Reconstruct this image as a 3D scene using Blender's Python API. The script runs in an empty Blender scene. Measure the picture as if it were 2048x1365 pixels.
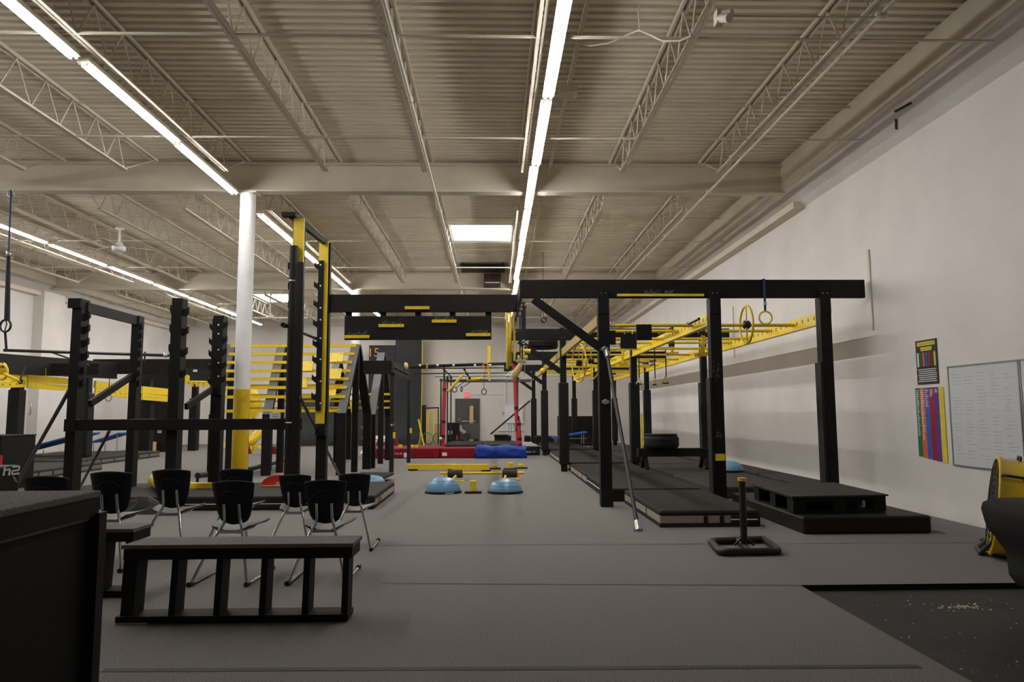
import bpy, math, random
from mathutils import Vector, Matrix
random.seed(7)
SC = bpy.context.scene
COL = SC.collection
PI = math.pi

# ------------------------------------------------------------------ camera
F_PX, CX, CY, EYE = 1450.0, 1024.0, 682.5, 1.38       # 2048 x 1365 frame
def _axes():
    y = Vector(((988.0-CX)/F_PX, (827.0-CY)/F_PX, 1.0)).normalized()
    p = Vector(((1988.0-CX)/F_PX, (827.0-4.4-CY)/F_PX, 1.0))
    z = y.cross(p).normalized()
    if z.y > 0: z = -z
    return y.cross(z), y, z
AXX, AXY, AXZ = _axes()
def ray(px, py):
    d = Vector(((px-CX)/F_PX, (py-CY)/F_PX, 1.0))
    return Vector((AXX.dot(d), AXY.dot(d), AXZ.dot(d)))
def fl(px, py, z=0.0):                                 # photo pixel -> point at height z
    d = ray(px, py); t = (z-EYE)/d.z; return Vector((d.x*t, d.y*t, z))
def at(px, py, Y):                                     # photo pixel -> point at distance Y
    d = ray(px, py); t = Y/d.y; return Vector((d.x*t, Y, EYE+d.z*t))
def wl(px, py, X):                                     # photo pixel -> point on the plane x = X
    d = ray(px, py); t = X/d.x; return Vector((X, d.y*t, EYE+d.z*t))
cd = bpy.data.cameras.new('camera'); cam = bpy.data.objects.new('camera', cd); COL.objects.link(cam)
cd.sensor_width = 36.0; cd.lens = 36.0*F_PX/2048.0; cd.clip_start = .05; cd.clip_end = 200
R3 = Matrix(((AXX.x, -AXX.y, -AXX.z), (AXY.x, -AXY.y, -AXY.z), (AXZ.x, -AXZ.y, -AXZ.z)))
cam.matrix_world = Matrix.Translation((0, 0, EYE)) @ R3.to_4x4()
SC.camera = cam

# ------------------------------------------------------------------ world, exposure
w = bpy.data.worlds.new('world'); SC.world = w; w.use_nodes = True
w.node_tree.nodes['Background'].inputs[0].default_value = (.75, .85, 1, 1)
w.node_tree.nodes['Background'].inputs[1].default_value = 1.0
SC.view_settings.view_transform = 'Standard'
try: SC.view_settings.look = 'None'
except Exception: pass
SC.view_settings.gamma = 1.0
SC.view_settings.use_curve_mapping = False
SC.view_settings.exposure = 0.91
TUBE_STRENGTH = 46.0
SKYLIGHT_STRENGTH = 6.0

# ------------------------------------------------------------------ materials
def mat(name, col, rough=.6, metal=0.0, var=.12, scale=6.0, bump=0.0, bscale=60.0, stretch=(1,1,1), spec=.5, emit=None, scuff=None):
    m = bpy.data.materials.new(name); m.use_nodes = True
    nt = m.node_tree; b = nt.nodes['Principled BSDF']; L = nt.links.new
    b.inputs['Roughness'].default_value = rough; b.inputs['Metallic'].default_value = metal
    b.inputs['Specular IOR Level'].default_value = spec
    tc = nt.nodes.new('ShaderNodeTexCoord'); mp = nt.nodes.new('ShaderNodeMapping')
    mp.inputs['Scale'].default_value = stretch; L(tc.outputs['Object'], mp.inputs['Vector'])
    n = nt.nodes.new('ShaderNodeTexNoise'); n.inputs['Scale'].default_value = scale; n.inputs['Detail'].default_value = 5
    L(mp.outputs[0], n.inputs['Vector'])
    r = nt.nodes.new('ShaderNodeValToRGB')
    r.color_ramp.elements[0].position = .3; r.color_ramp.elements[1].position = .7
    r.color_ramp.elements[0].color = tuple(c*(1-var) for c in col)+(1,)
    r.color_ramp.elements[1].color = tuple(min(1, c*(1+var)) for c in col)+(1,)
    L(n.outputs['Fac'], r.inputs['Fac'])
    out = r.outputs['Color']
    if scuff:                                           # worn patches: (colour, threshold, scale)
        n2 = nt.nodes.new('ShaderNodeTexNoise'); n2.inputs['Scale'].default_value = scuff[2]; n2.inputs['Detail'].default_value = 8
        n2.inputs['Roughness'].default_value = .7
        L(mp.outputs[0], n2.inputs['Vector'])
        r2 = nt.nodes.new('ShaderNodeValToRGB'); r2.color_ramp.elements[0].position = scuff[1]; r2.color_ramp.elements[1].position = min(1, scuff[1]+.06)
        L(n2.outputs['Fac'], r2.inputs['Fac'])
        mx = nt.nodes.new('ShaderNodeMix'); mx.data_type = 'RGBA'
        L(r2.outputs['Color'], mx.inputs[0]); L(out, mx.inputs[6]); mx.inputs[7].default_value = tuple(scuff[0])+(1,)
        out = mx.outputs[2]
    L(out, b.inputs['Base Color'])
    if bump:
        n3 = nt.nodes.new('ShaderNodeTexNoise'); n3.inputs['Scale'].default_value = bscale; n3.inputs['Detail'].default_value = 4
        L(mp.outputs[0], n3.inputs['Vector'])
        bp = nt.nodes.new('ShaderNodeBump'); bp.inputs['Strength'].default_value = bump; bp.inputs['Distance'].default_value = .0025
        L(n3.outputs['Fac'], bp.inputs['Height']); L(bp.outputs[0], b.inputs['Normal'])
    if emit:
        b.inputs['Emission Color'].default_value = tuple(emit[0])+(1,); b.inputs['Emission Strength'].default_value = emit[1]
    return m
def emitter(name, col, s):
    m = bpy.data.materials.new(name); m.use_nodes = True; nt = m.node_tree; nt.nodes.clear()
    o = nt.nodes.new('ShaderNodeOutputMaterial'); e = nt.nodes.new('ShaderNodeEmission')
    e.inputs[0].default_value = col+(1,); e.inputs[1].default_value = s; nt.links.new(e.outputs[0], o.inputs[0]); return m
def block_wall(name, col, ax):
    """painted concrete block: stretcher-bond joints as fine relief"""
    m = mat(name, col, .75, var=.05, scale=1.2)
    nt = m.node_tree; L = nt.links.new; b = nt.nodes['Principled BSDF']
    g = nt.nodes.new('ShaderNodeNewGeometry'); s = nt.nodes.new('ShaderNodeSeparateXYZ'); L(g.outputs['Position'], s.inputs[0])
    c = nt.nodes.new('ShaderNodeCombineXYZ'); L(s.outputs[ax], c.inputs[0]); L(s.outputs[2], c.inputs[1])
    br = nt.nodes.new('ShaderNodeTexBrick'); L(c.outputs[0], br.inputs['Vector'])
    br.inputs['Scale'].default_value = 1; br.inputs['Brick Width'].default_value = .406; br.inputs['Row Height'].default_value = .203
    br.inputs['Mortar Size'].default_value = .006; br.inputs['Mortar Smooth'].default_value = .6
    n = nt.nodes.new('ShaderNodeTexNoise'); n.inputs['Scale'].default_value = 40; n.inputs['Detail'].default_value = 3
    L(g.outputs['Position'], n.inputs['Vector'])
    ma = nt.nodes.new('ShaderNodeMath'); ma.operation = 'MULTIPLY_ADD'; ma.inputs[1].default_value = -.8
    L(br.outputs['Fac'], ma.inputs[0]); L(n.outputs['Fac'], ma.inputs[2])
    bp = nt.nodes.new('ShaderNodeBump'); bp.inputs['Strength'].default_value = .35; bp.inputs['Distance'].default_value = .008
    L(ma.outputs[0], bp.inputs['Height']); L(bp.outputs[0], b.inputs['Normal'])
    return m

M = {}
M['black'] = mat('black_paint', (.0065, .0062, .006), .6, var=.3, scale=5, bump=.15, bscale=40, spec=.22, scuff=((.06,.057,.054), .72, 7))
M['black2'] = mat('black_board', (.009, .0088, .0086), .6, var=.25, scale=3, spec=.25, scuff=((.08,.08,.078), .74, 5))
M['pad'] = mat('black_vinyl', (.0065, .0065, .0065), .5, var=.15, scale=4, spec=.3, bump=.1, bscale=20)
M['matblack'] = mat('mat_vinyl', (.020, .019, .018), .72, var=.2, scale=3, spec=.2, bump=.12, bscale=9, scuff=((.10,.10,.10), .72, 4))
M['matgrey'] = mat('mat_grey', (.042, .040, .038), .75, var=.2, scale=2.5, spec=.2, bump=.1, bscale=8)
M['beige'] = mat('mat_side_tan', (.34, .28, .215), .65, var=.06, scale=20)
M['carpet'] = mat('carpet', (.188, .176, .168), .95, var=.75, scale=150, bump=.3, bscale=220, spec=.1)
M['carpet2'] = mat('carpet_step', (.02, .019, .018), .95, var=.35, scale=120, spec=.1)
M['carpettop'] = mat('carpet_top', (.16, .15, .14), .95, var=.5, scale=150, bump=.9, bscale=170, spec=.1)
M['tape'] = mat('carpet_seam', (.062, .058, .056), .8, var=.1, scale=40)
M['tape2'] = mat('carpet_seam_pale', (.115, .109, .104), .8, var=.1, scale=40)
M['rubber'] = mat('black_floor', (.021, .02, .018), .7, var=.3, scale=4, bump=.15, bscale=30, scuff=((.30,.26,.19), .735, 9))
M['yellow'] = mat('yellow_paint', (.80, .565, .02), .45, var=.08, scale=9, bump=.05, bscale=50, scuff=((.36,.26,.04), .73, 14))
M['yellow2'] = mat('yellow_plastic', (.74, .50, .012), .35, var=.06, scale=5)
M['tan'] = mat('worn_yellow_wood', (.50, .36, .13), .6, var=.15, scale=12)
M['chrome'] = mat('chrome', (.62, .62, .62), .18, 1.0, var=.05)
M['steel'] = mat('zinc_steel', (.50, .50, .49), .35, 1.0, var=.15, scale=40)
M['iron'] = mat('black_steel', (.009, .009, .009), .42, .0, var=.2, scale=20)
M['plastic'] = mat('navy_black_plastic', (.006, .007, .012), .5, var=.1, spec=.3, scale=200, bump=.05, bscale=400)
M['seat'] = mat('slate_seat_plastic', (.036, .040, .052), .45, var=.08, scale=200, bump=.05, bscale=400)
M['bluedome'] = mat('blue_rubber', (.13, .29, .45), .35, var=.06, scale=3, bump=.05, bscale=12)
M['bluemat'] = mat('blue_vinyl', (.008, .04, .27), .45, spec=.25, var=.1, scale=4, bump=.25, bscale=7)
M['bluepad'] = mat('blue_fabric', (.015, .10, .42), .6, var=.08, scale=9)
M['redmat'] = mat('red_vinyl', (.20, .006, .012), .55, var=.1, scale=4, spec=.2)
M['redpad'] = mat('red_foam_pad', (.45, .03, .055), .55, var=.08, scale=8)
M['beige2'] = mat('mat_side_grey', (.15, .138, .12), .65, var=.06, scale=20)
M['white'] = mat('white_paint', (.84, .835, .83), .6, var=.04)
M['paper'] = mat('white_paper', (.70, .70, .69), .7, var=.03)
M['cream'] = mat('cream_steel', (.63, .57, .455), .6, var=.07, scale=2)
M['deck'] = mat('deck_paint', (.76, .685, .55), .65, var=.08, scale=1.4)
M['wallR'] = block_wall('painted_block_side', (.71, .67, .635), 1)
M['wallB'] = block_wall('painted_block_back', (.72, .68, .625), 0)
M['stripe'] = mat('pale_stripe', (.5, .5, .5), .7)
M['tube'] = emitter('fluorescent_tube', (1.0, .985, .965), TUBE_STRENGTH)
M['daylight'] = emitter('skylight_dome', (.93, .97, 1.0), SKYLIGHT_STRENGTH)
M['brown'] = mat('rust_brown', (.05, .022, .016), .7, var=.3, scale=5)
M['slate'] = mat('slate_plywood', (.013, .014, .0165), .6, var=.2, spec=.3, scale=3, scuff=((.15,.15,.16), .74, 4))
M['greywood'] = mat('grey_grip_tape', (.15, .15, .155), .85, var=.3, scale=60, bump=.4, bscale=90)
M['darkdoor'] = mat('door_grey', (.075, .068, .06), .5, var=.08)
M['wood'] = mat('raw_wood', (.50, .33, .17), .7, var=.15, scale=8, stretch=(1,1,6))
M['sawdust'] = mat('sawdust', (.46, .38, .27), .9)
M['orange'] = mat('orange_plastic', (.62, .22, .03), .5)
M['sofa'] = mat('charcoal_upholstery', (.014, .0135, .014), .9, var=.25, scale=90, bump=.2, bscale=120)
M['red'] = mat('red_paint', (.5, .02, .02), .5)
M['exit'] = mat('exit_face', (.62, .12, .12), .5, emit=((1.0, .10, .10), .3))
M['green'] = mat('green_paint', (.03, .22, .09), .5)
M['rope'] = mat('dark_strap', (.008, .010, .02), .8)
M['glove'] = mat('blue_webbing', (.02, .05, .12), .7)
M['purple'] = mat('purple', (.09, .03, .22), .6)
M['crimson'] = mat('crimson', (.30, .004, .02), .6)
M['pblue'] = mat('poster_blue', (.03, .10, .42), .6)
M['porange'] = mat('poster_orange', (.62, .13, .03), .6)
M['pgreen'] = mat('poster_green', (.01, .15, .05), .6)
M['pyellow'] = mat('poster_yellow', (.68, .56, .04), .6)
M['pblack'] = mat('poster_black', (.012, .012, .012), .5)
M['olive'] = mat('olive_print', (.22, .19, .02), .6)
M['maroon'] = mat('poster_maroon', (.12, .015, .02), .6)
M['board'] = mat('whiteboard', (.60, .62, .64), .22, var=.02)
M['alu'] = mat('aluminium', (.35, .35, .35), .4, 1.0)
M['ink'] = mat('marker_ink', (.24, .25, .28), .7)
M['tire'] = mat('tyre_rubber', (.007, .007, .007), .7, var=.25, scale=20, spec=.3, bump=.2, bscale=40)
M['chalk'] = mat('chalk_marks', (.22, .22, .21), .9, var=.4, scale=40)
M['grille'] = mat('grille_dark', (.02, .02, .02), .5)
M['clothgrey'] = mat('grey_felt', (.33, .31, .29), .9, var=.1, scale=30)

# ------------------------------------------------------------------ mesh builder
class MB:
    def __init__(s): s.v = []; s.f = []; s.sm = []; s.mi = []; s.m = 0
    def add(s, vs, fs, smooth=False):
        o = len(s.v); s.v += [tuple(p) for p in vs]
        for f in fs: s.f.append([i+o for i in f]); s.sm.append(smooth); s.mi.append(s.m)
        return s
    def box(s, x0, x1, y0, y1, z0, z1):
        vs = [(x0,y0,z0),(x1,y0,z0),(x1,y1,z0),(x0,y1,z0),(x0,y0,z1),(x1,y0,z1),(x1,y1,z1),(x0,y1,z1)]
        return s.add(vs, [(0,3,2,1),(4,5,6,7),(0,1,5,4),(1,2,6,5),(2,3,7,6),(3,0,4,7)])
    def bar(s, a, b, wd, ht, up=(0,0,1)):              # rectangular bar from a to b, ht along 'up'
        a = Vector(a); b = Vector(b); d = (b-a).normalized(); u = Vector(up)
        sd = d.cross(u)
        if sd.length < 1e-5: sd = d.cross(Vector((0,1,0)))
        sd.normalize(); u = sd.cross(d).normalized()
        sd = sd*wd/2; u = u*ht/2
        vs = [a-sd-u, a+sd-u, a+sd+u, a-sd+u, b-sd-u, b+sd-u, b+sd+u, b-sd+u]
        return s.add(vs, [(0,3,2,1),(4,5,6,7),(0,1,5,4),(1,2,6,5),(2,3,7,6),(3,0,4,7)] if False else [(0,1,2,3),(7,6,5,4),(4,5,1,0),(5,6,2,1),(6,7,3,2),(7,4,0,3)])
    def tube(s, pts, r, n=10, closed=False, cap=True):
        pts = [Vector(p) for p in pts]; k = len(pts); rs = r if isinstance(r, (list, tuple)) else [r]*k
        rings = []; prev = None
        for i, p in enumerate(pts):
            if closed: d = pts[(i+1) % k]-pts[i-1]
            else: d = pts[min(i+1, k-1)]-pts[max(i-1, 0)]
            d.normalize()
            if prev is None:
                u = Vector((0,0,1)) if abs(d.z) < .9 else Vector((0,1,0))
            else: u = prev
            a = d.cross(u).normalized(); u = a.cross(d).normalized(); prev = u
            rings.append([p+(a*math.cos(2*PI*j/n)+u*math.sin(2*PI*j/n))*rs[i] for j in range(n)])
        vs = [q for rg in rings for q in rg]; fs = []
        for i in range(k if closed else k-1):
            i2 = (i+1) % k
            for j in range(n):
                fs.append((i*n+j, i*n+(j+1) % n, i2*n+(j+1) % n, i2*n+j))
        s.add(vs, fs, True)
        if cap and not closed:
            s.add(rings[0], [tuple(range(n))]); s.add(rings[-1], [tuple(range(n-1, -1, -1))])
        return s
    def cyl(s, a, b, r, n=16): return s.tube([a, b], r, n)
    def ring(s, c, ax, R, r, n=28, m=8, sq=1.0):
        c = Vector(c); ax = Vector(ax).normalized(); u = ax.orthogonal().normalized()
        if abs(ax.z) < .9: u = (Vector((0,0,1))-ax*ax.z).normalized()
        t = ax.cross(u)
        return s.tube([c+(u*math.cos(2*PI*i/n)*sq+t*math.sin(2*PI*i/n))*R for i in range(n)], r, m, closed=True)
    def lathe(s, c, prof, n=28, ax=(0,0,1), smooth=True):   # prof: (radius, height along ax)
        c = Vector(c); ax = Vector(ax).normalized(); u = ax.orthogonal().normalized(); t = ax.cross(u)
        vs = []; fs = []
        for (r, h) in prof:
            for j in range(n): vs.append(c+ax*h+(u*math.cos(2*PI*j/n)+t*math.sin(2*PI*j/n))*r)
        for i in range(len(prof)-1):
            for j in range(n): fs.append((i*n+j, i*n+(j+1) % n, (i+1)*n+(j+1) % n, (i+1)*n+j))
        return s.add(vs, fs, smooth)
    def prism(s, poly, d, smooth=False):                # planar polygon (3D points) extruded by vector d
        k = len(poly); d = Vector(d); vs = [Vector(p) for p in poly]; vs += [p+d for p in vs]
        fs = [tuple(range(k-1, -1, -1)), tuple(range(k, 2*k))]
        return s.add(vs, fs).add(vs, [(i, (i+1) % k, k+(i+1) % k, k+i) for i in range(k)], smooth)
    def quad(s, a, b, c, d): return s.add([a, b, c, d], [(0,1,2,3)])
    def mesh(s, name, mats):
        me = bpy.data.meshes.new(name); me.from_pydata(s.v, [], s.f)
        for m in (mats if isinstance(mats, (list, tuple)) else [mats]): me.materials.append(M[m] if isinstance(m, str) else m)
        me.polygons.foreach_set('use_smooth', s.sm); me.polygons.foreach_set('material_index', s.mi)
        me.update(); return me
    def build(s, name, mats, parent=None, bevel=0, origin=None, fix=True):
        if origin is not None:
            o3 = Vector(origin); s.v = [tuple(Vector(p)-o3) for p in s.v]
        me = s.mesh(name, mats)
        if fix:
            import bmesh
            bm = bmesh.new(); bm.from_mesh(me); bmesh.ops.recalc_face_normals(bm, faces=bm.faces); bm.to_mesh(me); bm.free()
        o = bpy.data.objects.new(name, me); COL.objects.link(o)
        if origin is not None: o.location = origin
        if parent is not None: o.parent = parent
        if bevel:
            b = o.modifiers.new('bevel', 'BEVEL'); b.width = bevel; b.segments = 2; b.limit_method = 'ANGLE'
        return o
def tag(o, label=None, cat=None, group=None, kind=None):
    for k, v in (('label', label), ('category', cat), ('group', group), ('kind', kind)):
        if v: o[k] = v
    return o
def thing(name, label, cat, loc=(0,0,0), group=None, rz=0):
    o = bpy.data.objects.new(name, None); COL.objects.link(o); o.location = loc; o.rotation_euler = (0,0,rz)
    o.empty_display_size = .1
    return tag(o, label, cat, group)
def part(name, mb, m, parent, label=None, bevel=0):     # mb given in world coordinates, parent may be offset or turned
    o = mb.build(name, m, None, bevel)
    bpy.context.view_layer.update() if False else None
    o.parent = parent
    if parent is not None: o.matrix_parent_inverse = world_of(parent).inverted()
    if label: o['label'] = label
    return o
def world_of(o):
    m = Matrix.Translation(o.location) @ o.rotation_euler.to_matrix().to_4x4() @ Matrix.Diagonal(o.scale).to_4x4()
    if o.parent: m = world_of(o.parent) @ o.matrix_parent_inverse @ m
    return m
def kids(o): return [c for c in bpy.data.objects if c.parent == o]
def copy_tree(o, parent=None):
    c = o.copy(); COL.objects.link(c)
    if parent is not None: c.parent = parent
    for ch in list(o.children): copy_tree(ch, c)
    return c
def struct(name, mb, m, label=None, bevel=0):
    o = mb.build(name, m, None, bevel); o['kind'] = 'structure'
    if label: o['label'] = label
    return o
def text_mesh(name, body, size, m, loc, rot, parent=None, ext=.002, align='CENTER', sx=1.0):
    c = bpy.data.curves.new(name, 'FONT'); c.body = body; c.size = size; c.extrude = ext; c.align_x = align; c.align_y = 'CENTER'; c.resolution_u = 3
    t = bpy.data.objects.new(name+'_curve', c); COL.objects.link(t)
    dg = bpy.context.evaluated_depsgraph_get(); dg.update()
    me = bpy.data.meshes.new_from_object(t.evaluated_get(dg)); me.name = name
    bpy.data.objects.remove(t); bpy.data.curves.remove(c)
    me.materials.clear(); me.materials.append(M[m])
    o = bpy.data.objects.new(name, me); COL.objects.link(o); o.location = loc; o.rotation_euler = rot; o.scale = (sx, 1, 1)
    if parent is not None:
        o.parent = parent; o.matrix_parent_inverse = world_of(parent).inverted()
    return o
def squiggle(par, c, wd, hg, m, n=7, seed=1, ax='x', th=.0006, name='worn_lettering'):   # illegible printed marks
    rn = random.Random(seed); mb = MB(); x = -wd/2
    while x < wd/2-.004:
        q = rn.uniform(.35,.9)*wd/n; z0 = -hg/2+rn.uniform(0,.25)*hg; z1 = hg/2-rn.uniform(0,.35)*hg
        if ax == 'x': mb.box(c[0]+x,c[0]+x+q*.45,c[1]-th,c[1],c[2]+z0,c[2]+z1); mb.box(c[0]+x,c[0]+x+q,c[1]-th,c[1],c[2]+z0,c[2]+z0+hg*.18)
        else: mb.box(c[0]-th,c[0],c[1]+x,c[1]+x+q*.45,c[2]+z0,c[2]+z1); mb.box(c[0]-th,c[0],c[1]+x,c[1]+x+q,c[2]+z0,c[2]+z0+hg*.18)
        x += q*1.35
    o = part(name, mb, m, par); o['kind'] = 'stuff'; return o
ORD = ['first','second','third','fourth','fifth','sixth','seventh','eighth','ninth','tenth','eleventh','twelfth','thirteenth','fourteenth','fifteenth','sixteenth']

# ================================================================== STRUCTURE
XR, XL, YB, YF = 5.78, -14.5, 34.2, -4.0                # side walls, back wall, wall behind the camera
ZD = 6.0                                                # underside of the roof deck
G1, G2 = 13.0, 23.4                                     # the two girders
# floor: carpet with a cut-out showing the bare black floor at the right front
pa, pb, pc = fl(1600, 1171), fl(2048, 1180), fl(1945, 1365)
EDGE_Y = pa.y
mb = MB()
mb.quad((XL,EDGE_Y,0),(XR,EDGE_Y,0),(XR,YB,0),(XL,YB,0))
e0 = fl(1600,1171); e1 = fl(1945,1365); k = (e1.x-e0.x)/(e1.y-e0.y); xe = e0.x+k*(YF-e0.y)
mb.quad((XL,YF,0),(min(xe,XR),YF,0),(e0.x,EDGE_Y,0),(XL,EDGE_Y,0))
floor = struct('floor', mb, 'carpet', 'dark grey carpeted gym floor')
mb = MB(); mb.box(-1, XR, YF, EDGE_Y+.02, -.10, -.045)
low = part('bare_floor', mb, 'rubber', floor, 'black painted bare floor strewn with sawdust specks')
mb = MB(); mb.quad((e0.x,EDGE_Y,-.045),(XR,EDGE_Y,-.045),(XR,EDGE_Y,.0),(e0.x,EDGE_Y,.0))
mb.quad((e0.x,EDGE_Y,-.045),(e0.x,EDGE_Y,.0),(xe,YF,.0),(xe,YF,-.045))
part('carpet_edge', mb, 'carpet2', floor)
# sawdust heap and specks on the bare floor
mb = MB()
c0 = fl(1925, 1215, -.044)
for i in range(90):
    a = random.uniform(0, 2*PI); r = abs(random.gauss(0, .11)); p = c0+Vector((math.cos(a)*r*1.3, math.sin(a)*r*.55, 0)); q = random.uniform(.004, .013)
    mb.add([p+Vector((q,0,0)), p+Vector((-q,q*.8,0)), p+Vector((-q*.6,-q,0)), p+Vector((0,0,q*.7))], [(0,1,3),(1,2,3),(2,0,3)])
o = part('sawdust_heap', mb, 'sawdust', floor, 'pale sawdust spill'); o['kind'] = 'stuff'
mb = MB()
for i in range(46):
    p = fl(random.uniform(1650, 2040), random.uniform(1190, 1360), -.044)
    if p.x < e0.x+k*(p.y-e0.y)+.03 or p.x > XR: continue
    q = random.uniform(.003, .008)
    mb.add([p+Vector((q,0,0)), p+Vector((-q,q*.8,0)), p+Vector((-q*.6,-q,0)), p+Vector((0,0,q*.5))], [(0,1,3),(1,2,3),(2,0,3)])
o = part('floor_specks', mb, 'paper', floor, 'small pale chips'); o['kind'] = 'stuff'
# carpet seams
def seam(a, b, wd, m='tape', lift=.0022):
    mb = MB(); a = Vector((a[0], a[1], lift)); b = Vector((b[0], b[1], lift)); d = (b-a).normalized(); n = Vector((-d.y, d.x, 0))*wd/2
    mb.quad(a-n, b-n, b+n, a+n); return part('carpet_seam', mb, m, floor)
for (p, q, wd, m) in ((fl(205,1342), fl(1840,1334), .05, 'tape'), (fl(760,1168), fl(1600,1172), .025, 'tape'), (fl(720,1092), fl(2010,1086), .018, 'tape'),
                      (fl(205,1176), fl(240,1174), .02, 'tape'), (fl(760,1040), fl(846,975), .10, 'tape2'), (fl(1042,1036), fl(1035,990), .10, 'tape2'), (fl(800,956), fl(1110,953), .02, 'tape2'),
                      (fl(846,975), fl(872,957), .08, 'tape2')):
    seam(p, q, wd, m)
# walls
mb = MB(); mb.quad((XR,YF,-.1),(XR,YB,-.1),(XR,YB,ZD+.3),(XR,YF,ZD+.3)); wr = struct('wall_right', mb, 'wallR', 'white painted concrete block wall')
mb = MB(); mb.quad((XL,YF,-.1),(XL,YB,-.1),(XL,YB,ZD+.3),(XL,YF,ZD+.3)); wlf = struct('wall_left', mb, 'wallR', 'white painted concrete block wall')
mb = MB(); mb.quad((XL,YB,-.1),(XR,YB,-.1),(XR,YB,ZD+.3),(XL,YB,ZD+.3)); wb = struct('wall_back', mb, 'wallB', 'white painted concrete block wall')
mb = MB(); mb.quad((XL,YF,-.1),(XR,YF,-.1),(XR,YF,ZD+.3),(XL,YF,ZD+.3)); wf = struct('wall_front', mb, 'wallB')
# perimeter beams and ledges on the side walls
for nm, par, x0, sg in (('r', wr, XR, -1), ('l', wlf, XL, 1)):
    mb = MB(); xa = x0+sg*.43
    mb.box(min(xa, xa+sg*-.02), max(xa, xa+sg*-.02), YF, YB, 5.52, ZD)
    mb.box(min(xa+sg*.05, xa-sg*.08), max(xa+sg*.05, xa-sg*.08), YF, YB, 5.50, 5.53)
    part('eave_beam', mb, 'cream', par)
    mb = MB(); mb.prism([(xa-sg*.03,YF,5.50),(x0,YF,5.18),(x0,YF,5.30),(xa-sg*.03,YF,5.53)],(0,YB-YF,0)); part('added_slope', mb, 'wallR', par)  # added sloping filler, tilted to catch the lamplight as the wall does
    mb = MB(); mb.box(min(x0, x0+sg*.22), max(x0, x0+sg*.22), G1, YB, 5.14, 5.27); part('wall_ledge', mb, 'cream', par)
mb = MB(); mb.box(XL, XL+.32, 23.0, 24.1, 0, 5.3); part('pilaster', mb, 'wallB', wlf, 'white painted block pilaster')
# painted bands on the left wall and on the right wall
# roof deck: corrugated sheet, flutes run across the building
HOLES = [(17.5, 19.25, -1.06, .44), (27.9, 29.9, -9.30, -7.90)]
mb = MB(); PITCH = .152
y = YF
prof = [(0, 0), (.078, 0), (.088, .07), (.142, .07), (.152, 0)]
x0d, x1d = XL, XR-.30
while y < YB:
    segs = [(x0d, x1d)]
    for (ya, yb, xa, xb) in HOLES:
        if y+PITCH > ya and y < yb:
            new = []
            for (p, q) in segs:
                if xa > p and xb < q: new += [(p, xa), (xb, q)]
                else: new.append((p, q))
            segs = new
    for (p, q) in segs:
        vs = []; fs = []
        for (dy, dz) in prof: vs += [(p, y+dy, ZD+dz), (q, y+dy, ZD+dz)]
        for i in range(4): fs.append((2*i, 2*i+1, 2*i+3, 2*i+2))
        mb.add(vs, fs)
    y += PITCH
ceil = mb.build('ceiling', 'deck', fix=False); ceil['kind'] = 'structure'; ceil['label'] = 'cream painted corrugated steel roof deck'
mb = MB(); mb.box(XL, XR, YF, 17.4, ZD+.32, ZD+.36)
mb.box(XL, XR, 19.3, 27.8, ZD+.32, ZD+.36); mb.box(XL, XR, 30.0, YB, ZD+.32, ZD+.36)
mb.box(XL, -1.11, 17.4, 19.3, ZD+.32, ZD+.36); mb.box(.49, XR, 17.4, 19.3, ZD+.32, ZD+.36)
mb.box(XL, -9.35, 27.8, 30, ZD+.32, ZD+.36); mb.box(-7.85, XR, 27.8, 30, ZD+.32, ZD+.36)
part('roof_slab', mb, 'deck', ceil)
# skylights
for i, (ya, yb, xa, xb) in enumerate(HOLES):
    mb = MB(); t = .04
    for (p, q, r_, s_) in ((xa-t, xa, ya-t, yb+t), (xb, xb+t, ya-t, yb+t), (xa, xb, ya-t, ya), (xa, xb, yb, yb+t)): mb.box(p, q, r_, s_, ZD-.01, ZD+.45)
    wn = struct('window_%d' % (i+1), mb, 'white', 'square white skylight well in the roof deck')
    mb = MB(); n = 6; vs = []; fs = []
    for a in range(n+1):
        for b in range(n+1):
            u = a/n; v = b/n; vs.append((xa+(xb-xa)*u, ya+(yb-ya)*v, ZD+.40+.25*math.sin(PI*u)*math.sin(PI*v)))
    for a in range(n):
        for b in range(n): q = a*(n+1)+b; fs.append((q, q+1, q+n+2, q+n+1))
    mb.add(vs, fs, True); part('skylight_dome', mb, 'daylight', wn, 'translucent daylit dome')
# girders
for gy in (G1, G2):
    mb = MB(); x0, x1 = XL+.1, XR-.40
    mb.box(x0, x1, gy-.008, gy+.008, 5.42, 5.91)
    mb.box(x0, x1, gy-.11, gy+.11, 5.40, 5.425); mb.box(x0, x1, gy-.11, gy+.11, 5.905, 5.93)
    part('girder', mb, 'cream', ceil)
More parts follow.
